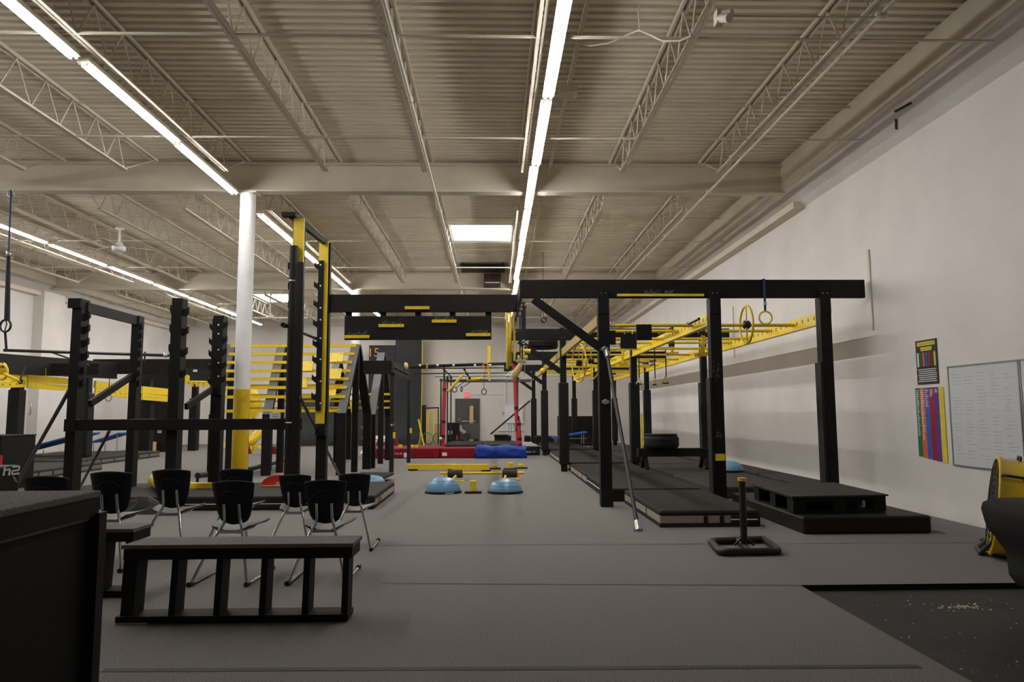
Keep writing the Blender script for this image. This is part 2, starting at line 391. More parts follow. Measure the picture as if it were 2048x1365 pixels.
# open web joists
JX = [3.82-1.655*i for i in range(11)]
def joist_mesh(y0, y1):
    top, bot = MB(), MB(); web = MB(); zt, zb = 5.965, 5.415
    L0, L1 = y0+.12, y1-.12
    b0, b1 = y0+1.15, y1-1.15
    for sx in (-.028, .028):
        top.box(sx-.022, sx+.022, L0, L1, zt, zt+.006); top.box(sx-.022*(1 if sx < 0 else 0)-.0, sx+.022*(1 if sx > 0 else 0)+.006, L0, L1, zt-.04, zt)
        bot.box(sx-.02, sx+.02, b0, b1, zb-.006, zb); bot.box(sx-.003, sx+.003, b0, b1, zb, zb+.036)
    n = max(2, round((b1-b0)/.62)); st = (b1-b0)/n
    pts = [(0, L0+.05, zt-.02)]
    for i in range(n):
        pts += [(0, b0+i*st+.02, zb+.02), (0, b0+i*st+st*.5, zt-.02)] if i else [(0, b0+.04, zb+.02), (0, b0+st*.5, zt-.02)]
    pts += [(0, b1-.04, zb+.02), (0, L1-.05, zt-.02)]
    for a, b in zip(pts[:-1], pts[1:]): web.tube([a, b], .011, 6)
    return top.mesh('top_chord', 'cream'), bot.mesh('bottom_chord', 'cream'), web.mesh('web', 'cream')
for (y0, y1) in ((YF-4, G1), (G1, G2), (G2, YB+.1)):
    mt, mbo, mw = joist_mesh(y0, y1)
    for X in JX:
        tp = bpy.data.objects.new('joist', mt); COL.objects.link(tp); tp.location = (X, 0, 0); tp.parent = ceil
        for nm, me in (('bottom_chord', mbo), ('web', mw)):
            o = bpy.data.objects.new(nm, me); COL.objects.link(o); o.parent = tp
for yy, zz in ((4.5, 5.42), (7.45, 5.42), (7.45, 5.93), (10.35, 5.42), (10.35, 5.93), (16.6, 5.93), (16.8, 5.42), (19.9, 5.42), (19.9, 5.93), (26.6, 5.42), (26.6, 5.93), (30.5, 5.42)):
    mb = MB(); mb.box(XL+.4, XR-.3, yy-.012, yy+.012, zz-.012, zz+.012); part('bridging_rod', mb, 'cream', ceil)
# hanging light rows
def strip_meshes(Lf):
    h, t = MB(), MB()
    h.prism([(-.072,-Lf/2,-.015),(.072,-Lf/2,-.015),(.04,-Lf/2,.07),(-.04,-Lf/2,.07)], (0,Lf,0))
    for e in (-1, 1):
        for q in (-.036, .036): h.box(q-.014,q+.014,e*(Lf/2-.012)-.012,e*(Lf/2-.012)+.012,-.05,-.02)
    t.cyl((0,-Lf/2+.055,0),(0,Lf/2-.055,0),.0165,8)
    return h.mesh('housing','cream'), t.mesh('tube','tube')
def light_row(nm, X, ys, z, Lf=2.41, off=0):
    hm, tm = strip_meshes(Lf); mb = MB(); mb.tube([(0,0,.09),(0,0,ZD-z+.005)], .004, 5); hg = mb.mesh('hanger', 'cream')
    for i, yc in enumerate(ys):
        r = thing('strip_light', ('%s fluorescent strip light from the front in the %s' % (ORD[i-off], nm)) if i >= off else '%s strip light of the left wall row, beyond the photo edge' % ORD[i], 'light', (X+random.uniform(-.02,.02), yc, z), 'fluorescent strip lights under the roof')
        r.rotation_euler = (0,0,random.uniform(-.006,.006))
        o = bpy.data.objects.new('housing', hm); COL.objects.link(o); o.parent = r; o.location = (0,0,.03)
        for sx in (-.036, .036):
            o = bpy.data.objects.new('tube', tm); COL.objects.link(o); o.parent = r; o.location = (sx,0,0)
        for dy in (-.8,.8):
            o = bpy.data.objects.new('hanger', hg); COL.objects.link(o); o.parent = r; o.location = (0,dy,0)
light_row('centre row', .68, [7.56+2.49*i for i in range(10)], 5.32)
light_row('row beside the white column', -4.63, [6.6, 9.12, 11.6]+[15.35, 17.85, 20.35, 22.8]+[26.2, 28.7, 31.2], 5.32)
light_row('row near the left wall', -10.3, [7.68+2.58*i for i in range(10)], 5.32, off=3)
# steel columns
def column(y, label, zy=1.82):
    c = thing('column', label, 'column', (-4.47, y, 0))
    mb = MB(); mb.cyl((-4.47,y,zy),(-4.47,y,5.39),.137,28); part('upper_shaft', mb, 'white', c)
    mb = MB(); mb.cyl((-4.47,y,0),(-4.47,y,zy),.1385,28); part('painted_base', mb, 'yellow2', c, 'yellow painted lower end')
    mb = MB(); mb.box(-4.65,-4.29,y-.14,y+.14,5.365,5.398); part('cap_plate', mb, 'cream', c)
column(13.0, 'white round steel column with yellow painted base, behind the row of school chairs')
column(23.4, 'far white steel column seen above and behind the hanging black ledge board')
# ================================================================== FOREGROUND
# tall carpet-topped box at the left edge
ZT = 1.05
cor = fl(204, 981, ZT); bx, by = cor.x, cor.y
t = thing('vault_box', 'tall black plywood box with grey carpet top cut off at the left edge', 'box', (bx-.6, by-.9, 0))
mb = MB(); mb.box(bx-1.25, bx, by-1.9, by, ZT-.03, ZT); part('carpet_top', mb, 'carpettop', t, 'fuzzy grey carpet top', .008)
mb = MB(); mb.box(bx-1.25, bx-.006, by-1.9, by-.004, ZT-.11, ZT-.03); part('top_frame', mb, 'black', t)
mb = MB(); mb.box(bx-1.23, bx-.03, by-1.86, by-.03, 0, ZT-.11); part('side_panel', mb, 'black', t)
mb = MB(); mb.box(bx-.045, bx+.012, by-.03, by+.03, 0, ZT-.095); part('corner_stud', mb, 'black2', t)
mb = MB(); mb.box(bx-.03, bx-.022, by-1.86, by-.05, ZT-.123, ZT-.112); part('panel_edge', mb, 'beige2', t, 'bare plywood edge')
# low bench with six uprights
def bench(label, xs, Y0, Z, name='carpet_bench', ends=None, lean=.035, dep=.15, chip=True):
    x0, x1 = ends
    t = thing(name, label, 'bench', ((x0+x1)/2, Y0+.1, 0))
    mb = MB(); mb.prism([(x0-.005,Y0+lean-.05,Z-.025),(x1+.03,Y0+lean-.05,Z-.025),(x1+.035,Y0+lean+dep+.12,Z-.025),(x0+.02,Y0+lean+dep+.12,Z-.025)], (0,0,.025)); part('carpet_top', mb, 'carpettop', t, 'fuzzy grey carpet top')
    mb = MB(); mb.prism([(x0+.003,Y0+lean-.03,Z-.10),(x1+.02,Y0+lean-.03,Z-.10),(x1+.025,Y0+lean+dep+.09,Z-.10),(x0+.025,Y0+lean+dep+.09,Z-.10)], (0,0,.075)); part('top_rail', mb, 'black', t)
    mb = MB(); mb.box(x0-.02, x1+.005, Y0-.02, Y0+dep+.02, .012, .05); part('bottom_board', mb, 'black', t)
    if chip: mb = MB(); mb.box(x0-.02, x0+.19, Y0-.021, Y0+.10, .001, .012); part('bottom_shim', mb, 'wood', t, 'bare wood shim')
    for i, x in enumerate(xs):
        th = .085 if i == 0 else .042
        mb = MB(); mb.prism([(x,Y0,.05),(x,Y0+dep,.05),(x,Y0+dep+lean,Z-.10),(x,Y0+lean,Z-.10)], (th,0,0)); part('upright', mb, 'black', t)
xs = [at(px, 1226, 5.03).x for px in (240, 336, 426, 517, 603, 682)]
bench('low black bench with grey carpet top and six uprights in front of the school chairs', xs, 5.03, .512, ends=(xs[0], xs[-1]+.045))
xb = at(290, 1050, 5.85).x
bench('second low black bench half hidden behind the tall carpet-topped box', [xb-1.5, xb-1.2, xb-.9, xb-.6, xb-.3, xb-.11], 5.75, .51, ends=(xb-1.5, xb-.06), chip=False)

# school chairs
def make_chair():
    t = thing('school_chair', 'x', 'chair', (0,0,0))
    # backrest: curved shell, wide at the top and rounded towards the bottom
    W = [(.450,.045),(.460,.085),(.480,.112),(.515,.132),(.57,.147),(.63,.158),(.69,.167),(.75,.175),(.795,.179),(.824,.178)]
    mb = MB(); vs = []; n = 10
    for side in (0, 1):
        for (z, hw) in W:
            for j in range(n+1):
                u = -1+2*j/n; x = u*hw
                y = .255-(z-.46)*.20-.035*u*u*(-1) + (.012 if side else 0)
                zz = z-(.020*u*u if z > .80 else .008*u*u if z > .76 else 0)
                vs.append((x, y, zz))
    fs = []; R = len(W); q = n+1
    for i in range(R-1):
        for j in range(n):
            a = i*q+j; fs.append((a, a+1, a+q+1, a+q)); b = R*q+a; fs.append((b, b+q, b+q+1, b+1))
    for i in range(R-1):
        for j in (0, n): a = i*q+j; b = R*q+a; fs.append((a, a+q, b+q, b))
    for j in range(n):
        a = j; fs.append((a, a+1, R*q+a+1, R*q+a)); a = (R-1)*q+j; fs.append((a, a+1, R*q+a+1, R*q+a))
    mb.add(vs, fs, True); br = mb.build('backrest', 'plastic', t)
    mb = MB(); pts = []
    for j in range(13):
        u = -1+2*j/12; pts.append((u*.085, .183+.012*u*u+.0, .735-.045*u*u*u*u-.006*u*u))
    mb.tube(pts, .006, 6); mb.build('grip_ridge', 'plastic', br)
    # seat: dished shell with a waterfall front
    mb = MB(); vs = []; n = 10; K = 10
    for side in (0, 1):
        for i in range(K+1):
            v = i/K; y = .20+v*.44
            hw = .155+.055*math.sin(min(1, v*1.5)*PI/2)-(.05*max(0, (v-.8)/.2)**2)
            for j in range(n+1):
                u = -1+2*j/n
                z = .43+.018*v-(.03*(1-v*.6))*(1-u*u)*1.0 + .02*u*u - (.035*max(0, (v-.78)/.22)**2) + (0 if side else -.012)
                vs.append((u*hw, y, z))
    fs = []; q = n+1; R = K+1
    for i in range(K):
        for j in range(n):
            a = i*q+j; fs.append((a, a+q, a+q+1, a+1)); b = R*q+a; fs.append((b, b+1, b+q+1, b+q))
    for i in range(K):
        for j in (0, n): a = i*q+j; b = R*q+a; fs.append((a, a+q, b+q, b))
    for j in range(n):
        for a in (j, K*q+j): fs.append((a, a+1, R*q+a+1, R*q+a))
    mb.add(vs, fs, True); mb.build('seat', 'seat', t, None)
    for sx in (-1, 1):
        mb = MB()
        pts = [(sx*.062,.205,.63),(sx*.064,.235,.50),(sx*.075,.235,.455),(sx*.10,.20,.40),(sx*.135,.14,.30),(sx*.19,.055,.14),(sx*.218,.012,.045),(sx*.23,.0,.022),(sx*.232,.03,.016),(sx*.232,.60,.016)]
        mb.tube(pts, .014, 10); f = mb.build('leg_frame', 'chrome', t)
        mb = MB(); mb.tube([(sx*.232,-.035,.02),(sx*.231,.03,.02)], .022, 8); mb.build('foot_cap', 'iron', f)
        mb = MB(); mb.tube([(sx*.232,.565,.02),(sx*.232,.625,.02)], .021, 8); mb.build('foot_cap', 'iron', f)
        mb = MB(); mb.tube([(sx*.10,.20,.40),(sx*.12,.40,.405),(sx*.11,.52,.42)], .011, 8); mb.build('seat_rail', 'chrome', t)
    mb = MB(); mb.prism([(-.105,.195,.385),(.105,.195,.385),(.10,.195,.41),(-.10,.195,.41)], (0,.012,0)); mb.build('cross_plate', 'chrome', t)
    return t
CH = [(-2.22, 6.07, 1.0, 'navy school chair on chrome sled legs, left of the two nearest the low bench'),
      (-1.44, 6.08, 1.0, 'navy school chair on chrome sled legs, right of the two nearest the low bench'),
      (-2.06, 7.45, .925, 'navy school chair half hidden behind the right front chair'),
      (-1.455, 7.52, .925, 'navy school chair standing farthest right, its runner clear of the bench'),
      (-3.17, 7.08, 1.03, 'navy school chair in front of the fat yellow tube on the mat'),
      (-3.52, 6.62, 1.05, 'navy school chair seen over the second bench, beside the tall box'),
      (-2.665, 7.42, 1.0, 'navy school chair directly behind the left front chair, mostly covered by it'),
      (-3.83, 6.15, 1.05, 'navy school chair of which only the backrest top shows over the tall box')]
ch0 = make_chair()
for i, (x, y, s, lab) in enumerate(CH):
    c = ch0 if i == 0 else copy_tree(ch0)
    c.location = (x, y, 0); c.scale = (s, s, s); c.rotation_euler = (0,0,random.uniform(-.04,.04)); tag(c, lab, 'chair', 'navy school chairs')

# push sled
b0, b1, b2, b3 = fl(1421,1083,.04), fl(1441,1105,.04), fl(1559,1103,.04), fl(1529,1079,.04)
cs = (b0+b1+b2+b3)/4
t = thing('push_sled', 'black padded square sled frame with one upright post and yellow cap', 'sled', (cs.x, cs.y, 0))
mb = MB(); pts = []
for a, b, c in ((b3,b0,b1),(b0,b1,b2),(b1,b2,b3),(b2,b3,b0)):
    p = b+(a-b).normalized()*.06; r = b+(c-b).normalized()*.06; pts += [p, b+((p-b)+(r-b))*.22, r]
mb.tube(pts, .036, 10, closed=True); part('base_frame', mb, 'iron', t)
m0 = (b0+b3)/2; m1 = (b1+b2)/2
mb = MB(); mb.cyl(m0, m1, .032, 10); part('center_bar', mb, 'iron', t)
ms = m0*.45+m1*.55
ztop = at(1485, 962, ms.y).z
mb = MB(); mb.cyl((ms.x,ms.y,.05),(ms.x,ms.y,ztop),.034,16); part('post', mb, 'iron', t)
mb = MB(); mb.cyl((ms.x,ms.y,ztop-.004),(ms.x,ms.y,ztop+.03),.041,16); part('cap', mb, 'yellow2', t, 'yellow end cap')
for q in (-1,1):
    mb = MB(); mb.tube([(ms.x+.10*q,ms.y,.05),(ms.x+.02*q,ms.y,.12)], .012, 8); part('gusset', mb, 'iron', t)

# dark armchair arm at the right edge
Ys = 4.2
t = thing('armchair', 'charcoal upholstered armchair with a rolled arm cut off by the right edge', 'armchair', (4.1, Ys+.3, -.045))
o = at(1962, 1020, Ys+.85); xl = o.x; zt = at(2010, 996, Ys+.85).z
prof = [(.02,-.16),(.0,-.07),(.015,-.03),(.06,-.008),(.14,0),(.40,.0),(.50,-.03),(.55,-.10),(.55,-.60),(.22,-.60),(.165,-.52),(.16,-.42),(.15,-.36),(.09,-.27),(.045,-.22)]
mb = MB(); mb.prism([(xl+a, Ys, zt+b) for a, b in prof], (0,.85,0), True); part('rolled_arm', mb, 'sofa', t, None, .02)
mb = MB(); mb.box(xl+.5, xl+1.2, Ys+.05, Ys+.75, zt-.65, zt-.25); part('seat_cushion', mb, 'sofa', t, None, .04)
for yy in (Ys+.08, Ys+.67):
    mb = MB(); mb.cyl((xl+.33,yy,-.045),(xl+.33,yy,zt-.59),.03,10); part('foot', mb, 'iron', t)

# yellow drum fan
c = Vector((4.78, 6.95, 0)); c = at(1985, 1010, 6.95); R = .455
ax = Vector((-.855, .50, .14)).normalized()
t = thing('drum_fan', 'big yellow drum fan with black grille on a low black stand by the whiteboard', 'fan', (c.x, c.y, 0))
ctr = c-ax*.145
mb = MB(); mb.lathe(ctr, [(R-.02,-.15),(R,-.15),(R+.012,-.14),(R,-.12),(R,.11),(R+.016,.125),(R+.016,.145),(R-.02,.145),(R-.02,-.15)], 40, ax); drum = part('drum', mb, 'yellow2', t)
for h, nm in ((.15,'front_grille'),(-.15,'rear_grille')):
    mb = MB()
    for r in (.08,.14,.20,.26,.32,.38,.435): mb.ring(ctr+ax*h, ax, r, .004, 30, 5)
    u = ax.orthogonal().normalized(); v = ax.cross(u)
    for i in range(8):
        d = u*math.cos(i*PI/4)+v*math.sin(i*PI/4); mb.tube([ctr+ax*h+d*.08, ctr+ax*h+d*.44], .006, 5)
    part(nm, mb, 'grille', t)['kind'] = 'stuff'
mb = MB(); mb.lathe(ctr, [(0,-.1),(.09,-.1),(.09,.08),(0,.08)], 16, ax); part('motor', mb, 'iron', t)
u = (Vector((0,0,1))-ax*ax.z).normalized(); v = ax.cross(u)
for i in range(3):
    a = i*2*PI/3+.4; d = u*math.cos(a)+v*math.sin(a); e = u*-math.sin(a)+v*math.cos(a)
    mb = MB(); p, q = ctr+d*.08, ctr+d*.41
    mb.prism([p-e*.05+ax*.02, q-e*.10+ax*.04, q+e*.10-ax*.02, p+e*.05], ax*.006); part('blade', mb, 'alu', t)
mb = MB(); hp = ctr+u*(R+.03)-ax*.03; sd = v*.09
mb.tube([hp-sd-u*.035, hp-sd, hp+sd, hp+sd-u*.035], .012, 8); part('handle', mb, 'iron', t)
# second handle, lying on the side towards the viewer
toC = (Vector((0,0,EYE))-ctr); toC = (toC-ax*toC.dot(ax)).normalized()
hd = (toC*.80+u*.60).normalized(); tg = ax
hp = ctr+hd*(R+.035)+ax*.04
mb = MB(); mb.tube([hp-tg*.085-hd*.04, hp-tg*.085, hp+tg*.085, hp+tg*.085-hd*.04], .013, 8); part('handle', mb, 'iron', t)
# stand
f0, f1 = fl(1953,1094,.02), fl(1960,1108,.02)
mb = MB(); mb.tube([f0, f1], .018, 8); part('stand_foot', mb, 'iron', t)
mb = MB(); mb.tube([f1, ctr+toC*(R+.02)+Vector((.05,0,-.05))], .018, 8); part('stand_leg', mb, 'iron', t)
mb = MB(); g0 = Vector((ctr.x+.28, f1.y-.05, .02)); mb.tube([f1, g0, Vector((ctr.x+.28, f0.y+.4, .02)), Vector((f0.x+.34,f0.y+.35,.02)), f0], .016, 8); part('stand_base', mb, 'iron', t)
mb = MB(); mb.tube([Vector((f0.x+.34,f0.y+.35,.02)), ctr-toC*(R+.02)], .018, 8); part('stand_leg', mb, 'iron', t)

# ================================================================== MATS UNDER THE RIGHT RIG
def mat_block(name, label, x0, x1, y0, y1, h, side='beige', top='matblack', group=None, cat='mat', straps=True, z0=0.0, skew=0):
    t = thing(name, label, cat, ((x0+x1)/2, (y0+y1)/2, z0), group)
    if side in ('matblack','matgrey') and not straps:     # plain one-piece mat with a welded seam
        mb = MB(); mb.box(x0, x1, y0, y1, z0, z0+h); part('cover', mb, top, t, None, min(.03, h*.15))
        mb = MB(); mb.box(x0-.002, x1+.002, y0-.002, y1+.002, z0+h*.80, z0+h*.82); part('seam', mb, top, t); return t
    mb = MB(); mb.box(x0, x1, y0, y1, z0+h*.66, z0+h); part('top_layer', mb, top, t, None, min(.03, h*.15))
    mb = MB(); mb.box(x0+.004, x1-.004, y0+.004, y1-.004, z0, z0+h*.25); part('bottom_layer', mb, top, t)
    mb = MB(); mb.box(x0+.006, x1-.006, y0+.006, y1-.006, z0+h*.24, z0+h*.68); part('side_band', mb, side, t)
    if straps:
        n = max(2, int((y1-y0)/.65))
        for i in range(1, n):
            y = y0+(y1-y0)*i/n
            mb = MB(); mb.box(x0+.001, x0+.005, y-.02, y+.02, z0+h*.2, z0+h*.7); part('strap', mb, top, t)
    return t
a = fl(1320,1056); b = fl(1518,1053)
t = mat_block('crash_mat', 'thick black crash mat with tan side panels at the front of the right rig', a.x, b.x, a.y, a.y+2.4, .20)
for px in (1412, 1444):
    p = at(px, 1040, a.y).x; mb = MB(); mb.box(p-.025, p+.025, a.y+.0, a.y+.005, .045, .135); part('strap', mb, 'matblack', t)
p = at(1462,1040,a.y).x; mb = MB(); mb.box(p, b.x, a.y+.0, a.y+.005, .045, .135); part('end_flap', mb, 'matblack', t)
mb = MB(); mb.box(p, b.x-.03, a.y-.003, a.y+.002, .082, .096); part('hook_strip', mb, 'white', t)
# lane beside the aisle
for i, (y0, y1, sd) in enumerate(((11.45,14.15,'matblack'),(14.2,17.05,'beige'),(17.6,20.6,'beige'),(20.65,23.4,'beige'),(24.2,27.2,'matblack'),(27.3,29.3,'matblack'))):
    t = mat_block('lane_mat', '%s black lane mat from the front along the right side of the aisle' % ORD[i], 1.78, 3.24, y0, y1, .20, sd, group='mats along the right aisle')
    if sd == 'matblack':
        mb = MB(); mb.box(1.778, 1.786, y0+.1, y1-.1, .09, .102); part('hook_strip', mb, 'paper', t)
for i, (y0, y1) in enumerate(((11.7,14.3),(14.35,17.0),(17.05,20),(20.05,23.3),(23.5,26.6))):
    mat_block('folding_mat', '%s grey folding mat from the front between the two inner post rows' % ORD[i], 3.49, 4.92, y0, y1, .19, 'matgrey', 'matgrey', 'folding mats in the right rig', straps=False)
    mat_block('wall_mat', '%s narrow grey mat from the front along the right wall' % ORD[i], 5.18, 5.73, y0, y1, .19, 'matgrey', 'matgrey', 'narrow mats along the right wall', straps=False)
a = fl(1608,1070); b = fl(1870,1069)
t = mat_block('landing_mat', 'large plain black landing mat lying under the pallet platform', a.x, b.x, a.y, a.y+2.5, .20, 'matblack', 'pad', straps=False)
# pallet platform
q0, q1, q2, q3 = fl(1588,993,.40), fl(1769,990,.40), fl(1669,966,.40), fl(1506,969,.40)
t = thing('pallet_platform', 'black wooden pallet platform with grey carpeted lid on the landing mat', 'platform', ((q0.x+q2.x)/2, (q0.y+q2.y)/2, .20))
ex = ((q1-q0)+(q2-q3))/2; ey = ((q3-q0)+(q2-q1))/2; org = (q0+q1+q2+q3)/4-ex/2-ey/2
def pq(u, v, z): p = org+ex*u+ey*v; return (p.x, p.y, z)
mb = MB(); mb.prism([pq(-.02,-.02,.385),pq(1.02,-.02,.385),pq(1.02,1.02,.385),pq(-.02,1.02,.385)], (0,0,.018)); part('lid', mb, 'matgrey', t, 'grey carpeted lid')
mb = MB(); mb.prism([pq(0,0,.362),pq(1,0,.362),pq(1,1,.362),pq(0,1,.362)], (0,0,.022)); part('deck_board', mb, 'black', t)
for i, v in enumerate((0,.42,.86)):
    mb = MB(); mb.prism([pq(0,v,.205),pq(1,v,.205),pq(1,v+.14,.205),pq(0,v+.14,.205)], (0,0,.025)); part('bottom_board', mb, 'black', t)
    mb = MB(); mb.prism([pq(0,v,.335),pq(1,v,.335),pq(1,v+.14,.335),pq(0,v+.14,.335)], (0,0,.026)); part('stringer', mb, 'black', t)
    for u in (0,.43,.86):
        mb = MB(); mb.prism([pq(u,v,.23),pq(u+.14,v,.23),pq(u+.14,v+.14,.23),pq(u,v+.14,.23)], (0,0,.105)); part('block', mb, 'black', t)

# ================================================================== RIGHT RIG
ROWS = [10.9, 17.35, 23.9, 30.4]; COLS = [1.66, 3.36, 5.05]; BZ0, BZ1 = 3.12, 3.40
rig = thing('obstacle_rig', 'tall black timber rig of posts and cross beams along the right wall', 'rig', (3.3, 18, 0))
for ri, Y in enumerate(ROWS):
    x1 = 5.70
    mb = MB(); mb.box(.42, x1, Y-.04, Y+.04, BZ0, BZ1); bm_ = part('cross_beam', mb, 'black', rig, None, .006)
    for ci, X in enumerate(COLS):
        w_ = .085 if ri == 0 else .072
        z0 = 0 if ci == 0 else .0
        mb = MB(); mb.box(X-w_, X+w_, Y-w_, Y+w_, z0, BZ0-.002); po = part('post', mb, 'black', rig, None, .006)
        mb = MB(); mb.box(X-w_*.95, X+w_*.95, Y-w_-.012, Y-.042, BZ0-.25, BZ0+.12); part('post_cap_board', mb, 'black', rig)
        if ri < 2:
            for dx in (-.035,.035):
                mb = MB(); mb.cyl((X+dx,Y-w_-.016,BZ0+.06),(X+dx,Y-w_-.010,BZ0+.06),.009,8); part('bolt', mb, 'steel', rig)
        if ri > 0:
            h = (2.10,2.12,1.98)[ri-1]; zb = .18 if ci == 0 else .2
            mb = MB(); mb.box(X-.115, X+.115, Y-.115, Y+.115, zb if ci else .16, h); part('post_pad', mb, 'pad', rig, None, .02)
        elif ci > 0:
            h = 2.13 if ci == 2 else 1.9
            mb = MB(); mb.box(X-w_-.04, X-w_-.001, Y-.10, Y+.10, .2, h); part('post_pad', mb, 'pad', rig, None, .008)
    mb = MB(); mb.bar((.60,Y-.03,BZ0-.02),(COLS[0]-.06,Y-.03,2.36),.05,.125,(0,0,1)); part('brace', mb, 'black', rig)
Y = ROWS[0]
mb = MB(); mb.box(1.66-.09,1.66+.09,Y-.115,Y-.083,.0,.22); part('post_foot', mb, 'black2', rig)
# bolts, clamps, yellow block
for z in (2.33, 1.54):
    mb = MB(); mb.box(1.66-.055,1.66+.055,Y-.115,Y-.083,z-.022,z+.022); mb.ring((1.66,Y-.12,z),(0,1,0),.03,.012,14,6); part('pipe_clamp', mb, 'steel', rig)
p = at(1441,915,Y-.09); mb = MB(); mb.box(p.x-.075,p.x+.06,Y-.115,Y-.083,p.z-.05,p.z+.05); part('yellow_block', mb, 'yellow', rig, 'yellow block screwed to the post')
# side beam on the aisle side
mb = MB(); mb.box(.40,.44,ROWS[0]+.042,23.8,BZ0+.03,BZ1); part('side_beam', mb, 'black2', rig)
# yellow ledge on the front beam and chalk smears
p, q = at(1234,591,Y-.05), at(1407,592,Y-.05)
mb = MB(); mb.box(p.x,q.x,Y-.085,Y-.041,p.z-.018,p.z+.018); part('finger_ledge', mb, 'yellow', rig, 'thin yellow ledge')
def chalk(par, c, wd, hg, yv, n=26):
    mb = MB()
    for i in range(n):
        x = c[0]+random.uniform(-wd,wd); z = c[2]+abs(random.gauss(0,.4))*hg; l = random.uniform(.008,.03); a = random.uniform(.3,1.2)
        dx, dz = l*math.cos(a), l*math.sin(a); h = random.uniform(.0015,.004)
        mb.quad((x-dx-h,yv,z-dz),(x-dx+h,yv,z-dz),(x+dx+h,yv,z+dz),(x+dx-h,yv,z+dz))
    o = part('chalk_smear', mb, 'chalk', par); o['kind'] = 'stuff'
chalk(rig, at(1305,587,Y-.042), .12, .06, Y-.0425); chalk(rig, at(1338,586,Y-.042), .07, .06, Y-.0425)
chalk(rig, at(1438,875,Y-.09), .04, .08, Y-.0865, 14); chalk(rig, at(1433,760,Y-.09), .05, .4, Y-.0865, 16)
# slanting pole against the front post
a = Vector((1.69,Y-.13,2.27)); b = fl(1276,1058,.03)
t = thing('slanting_pole', 'black steel pole with silver ends leaning from the front post to the floor', 'pole', (b.x,b.y,0))
mb = MB(); mb.cyl(a, b, .026, 12); part('tube', mb, 'iron', t)
d = (b-a).normalized()
for p, s in ((a,1),(b,-1)):
    mb = MB(); mb.cyl(p-d*.03*s, p+d*.10*s, .040, 12); mb.cyl(p+Vector((-.05,0,0)), p+Vector((.05,0,0)), .022, 10); part('swivel_fitting', mb, 'steel', t)
mb = MB(); mb.box(b.x-.05,b.x+.05,b.y-.03,b.y+.03,0,.012); part('foot_plate', mb, 'steel', t)

# rails with peg holes
RZ = 2.83
for X, m_, lab in ((COLS[0]+.0,'tan','worn tan wooden rail along the aisle posts of the right rig'),(COLS[1],'yellow','yellow rail with peg slots along the middle posts of the right rig'),(COLS[2],'yellow','yellow rail with peg slots along the wall side posts of the right rig')):
    t = thing('peg_rail', lab, 'rail', (X,18,RZ))
    segs = [(ROWS[i]+.09, ROWS[i+1]-.09) for i in range(3)]
    for (y0, y1) in segs:
        mb = MB(); mb.box(X-.035,X+.035,y0,y1,RZ-.085,RZ+.085); part('rail_board', mb, m_, t, None, .004)
        if m_ == 'yellow':
            mb = MB(); y = y0+.15
            while y < y1-.1:
                mb.box(X-.0385,X-.034,y-.014,y+.014,RZ-.02,RZ+.035); y += .22
            o = part('peg_slots', mb, 'pblack', t); o['kind'] = 'stuff'
            mb = MB(); mb.box(X-.06,X+.02,y0,y1,RZ-.115,RZ-.087); part('lower_strip', mb, 'yellow', t)
    for Yr in ROWS[:2]:
        mb = MB(); mb.box(X-.045,X+.03,Yr-.10 if Yr > 11 else Yr+.09,Yr-.09 if Yr > 11 else Yr+.12,RZ-.10,RZ+.09); part('end_plate', mb, 'yellow', t)
# cross bars
ys = [11.9,13.0,14.1,15.2,16.3,18.4,19.6,20.8,22.0,23.2,24.8,26.4,28.0]
for i, y in enumerate(ys):
    for (xa, xb, side) in ((COLS[0],COLS[1],'aisle'),(COLS[1],COLS[2],'wall')):
        zc = RZ+(.02 if i % 2 else -.01)
        mb = MB(); mb.cyl((xa+.03,y,zc),(xb-.03,y,zc),.028,10)
        o = mb.build('monkey_bar','yellow',None,origin=(xa+.03,y,zc)); tag(o,'%s yellow cross bar from the front on the %s side of the right rig' % (ORD[i], side),'bar','yellow cross bars of the right rig')
# steering wheel ring
def wheel(c, R, lab, axv=(1,0,0), rr=.019):
    t = thing('grip_hoop', lab, 'wheel', c); c = Vector(c)
    mb = MB(); mb.ring(c,axv,R,rr,36,8); part('rim', mb, 'yellow2', t)
    mb = MB(); mb.bar(c+Vector((.0,0,-R)),c+Vector((0,0,R)),.03,.02,(1,0,0)); part('spoke', mb, 'yellow2', t)
    mb = MB(); mb.lathe(c-Vector((.06,0,0)),[(0,0),(.05,0),(.075,.03),(.05,.045),(.05,.075),(.075,.09),(.05,.12),(0,.12)],14,(1,0,0)); part('hub', mb, 'iron', t)
wheel((at(1493,655,11.9).x, 11.9, 2.83), .315, 'yellow wheel on the front cross bar beside the hanging ring')
wheel((at(1158,728,15.2).x, 15.2, 2.42), .40, 'left of the two big yellow hoops hanging behind the tan rail',(.97,.26,0),.016)
wheel((at(1182,722,15.2).x, 15.2, 2.47), .40, 'right of the two big yellow hoops hanging behind the tan rail',(.94,.35,0),.016)
for px in (1158, 1182):
    pass
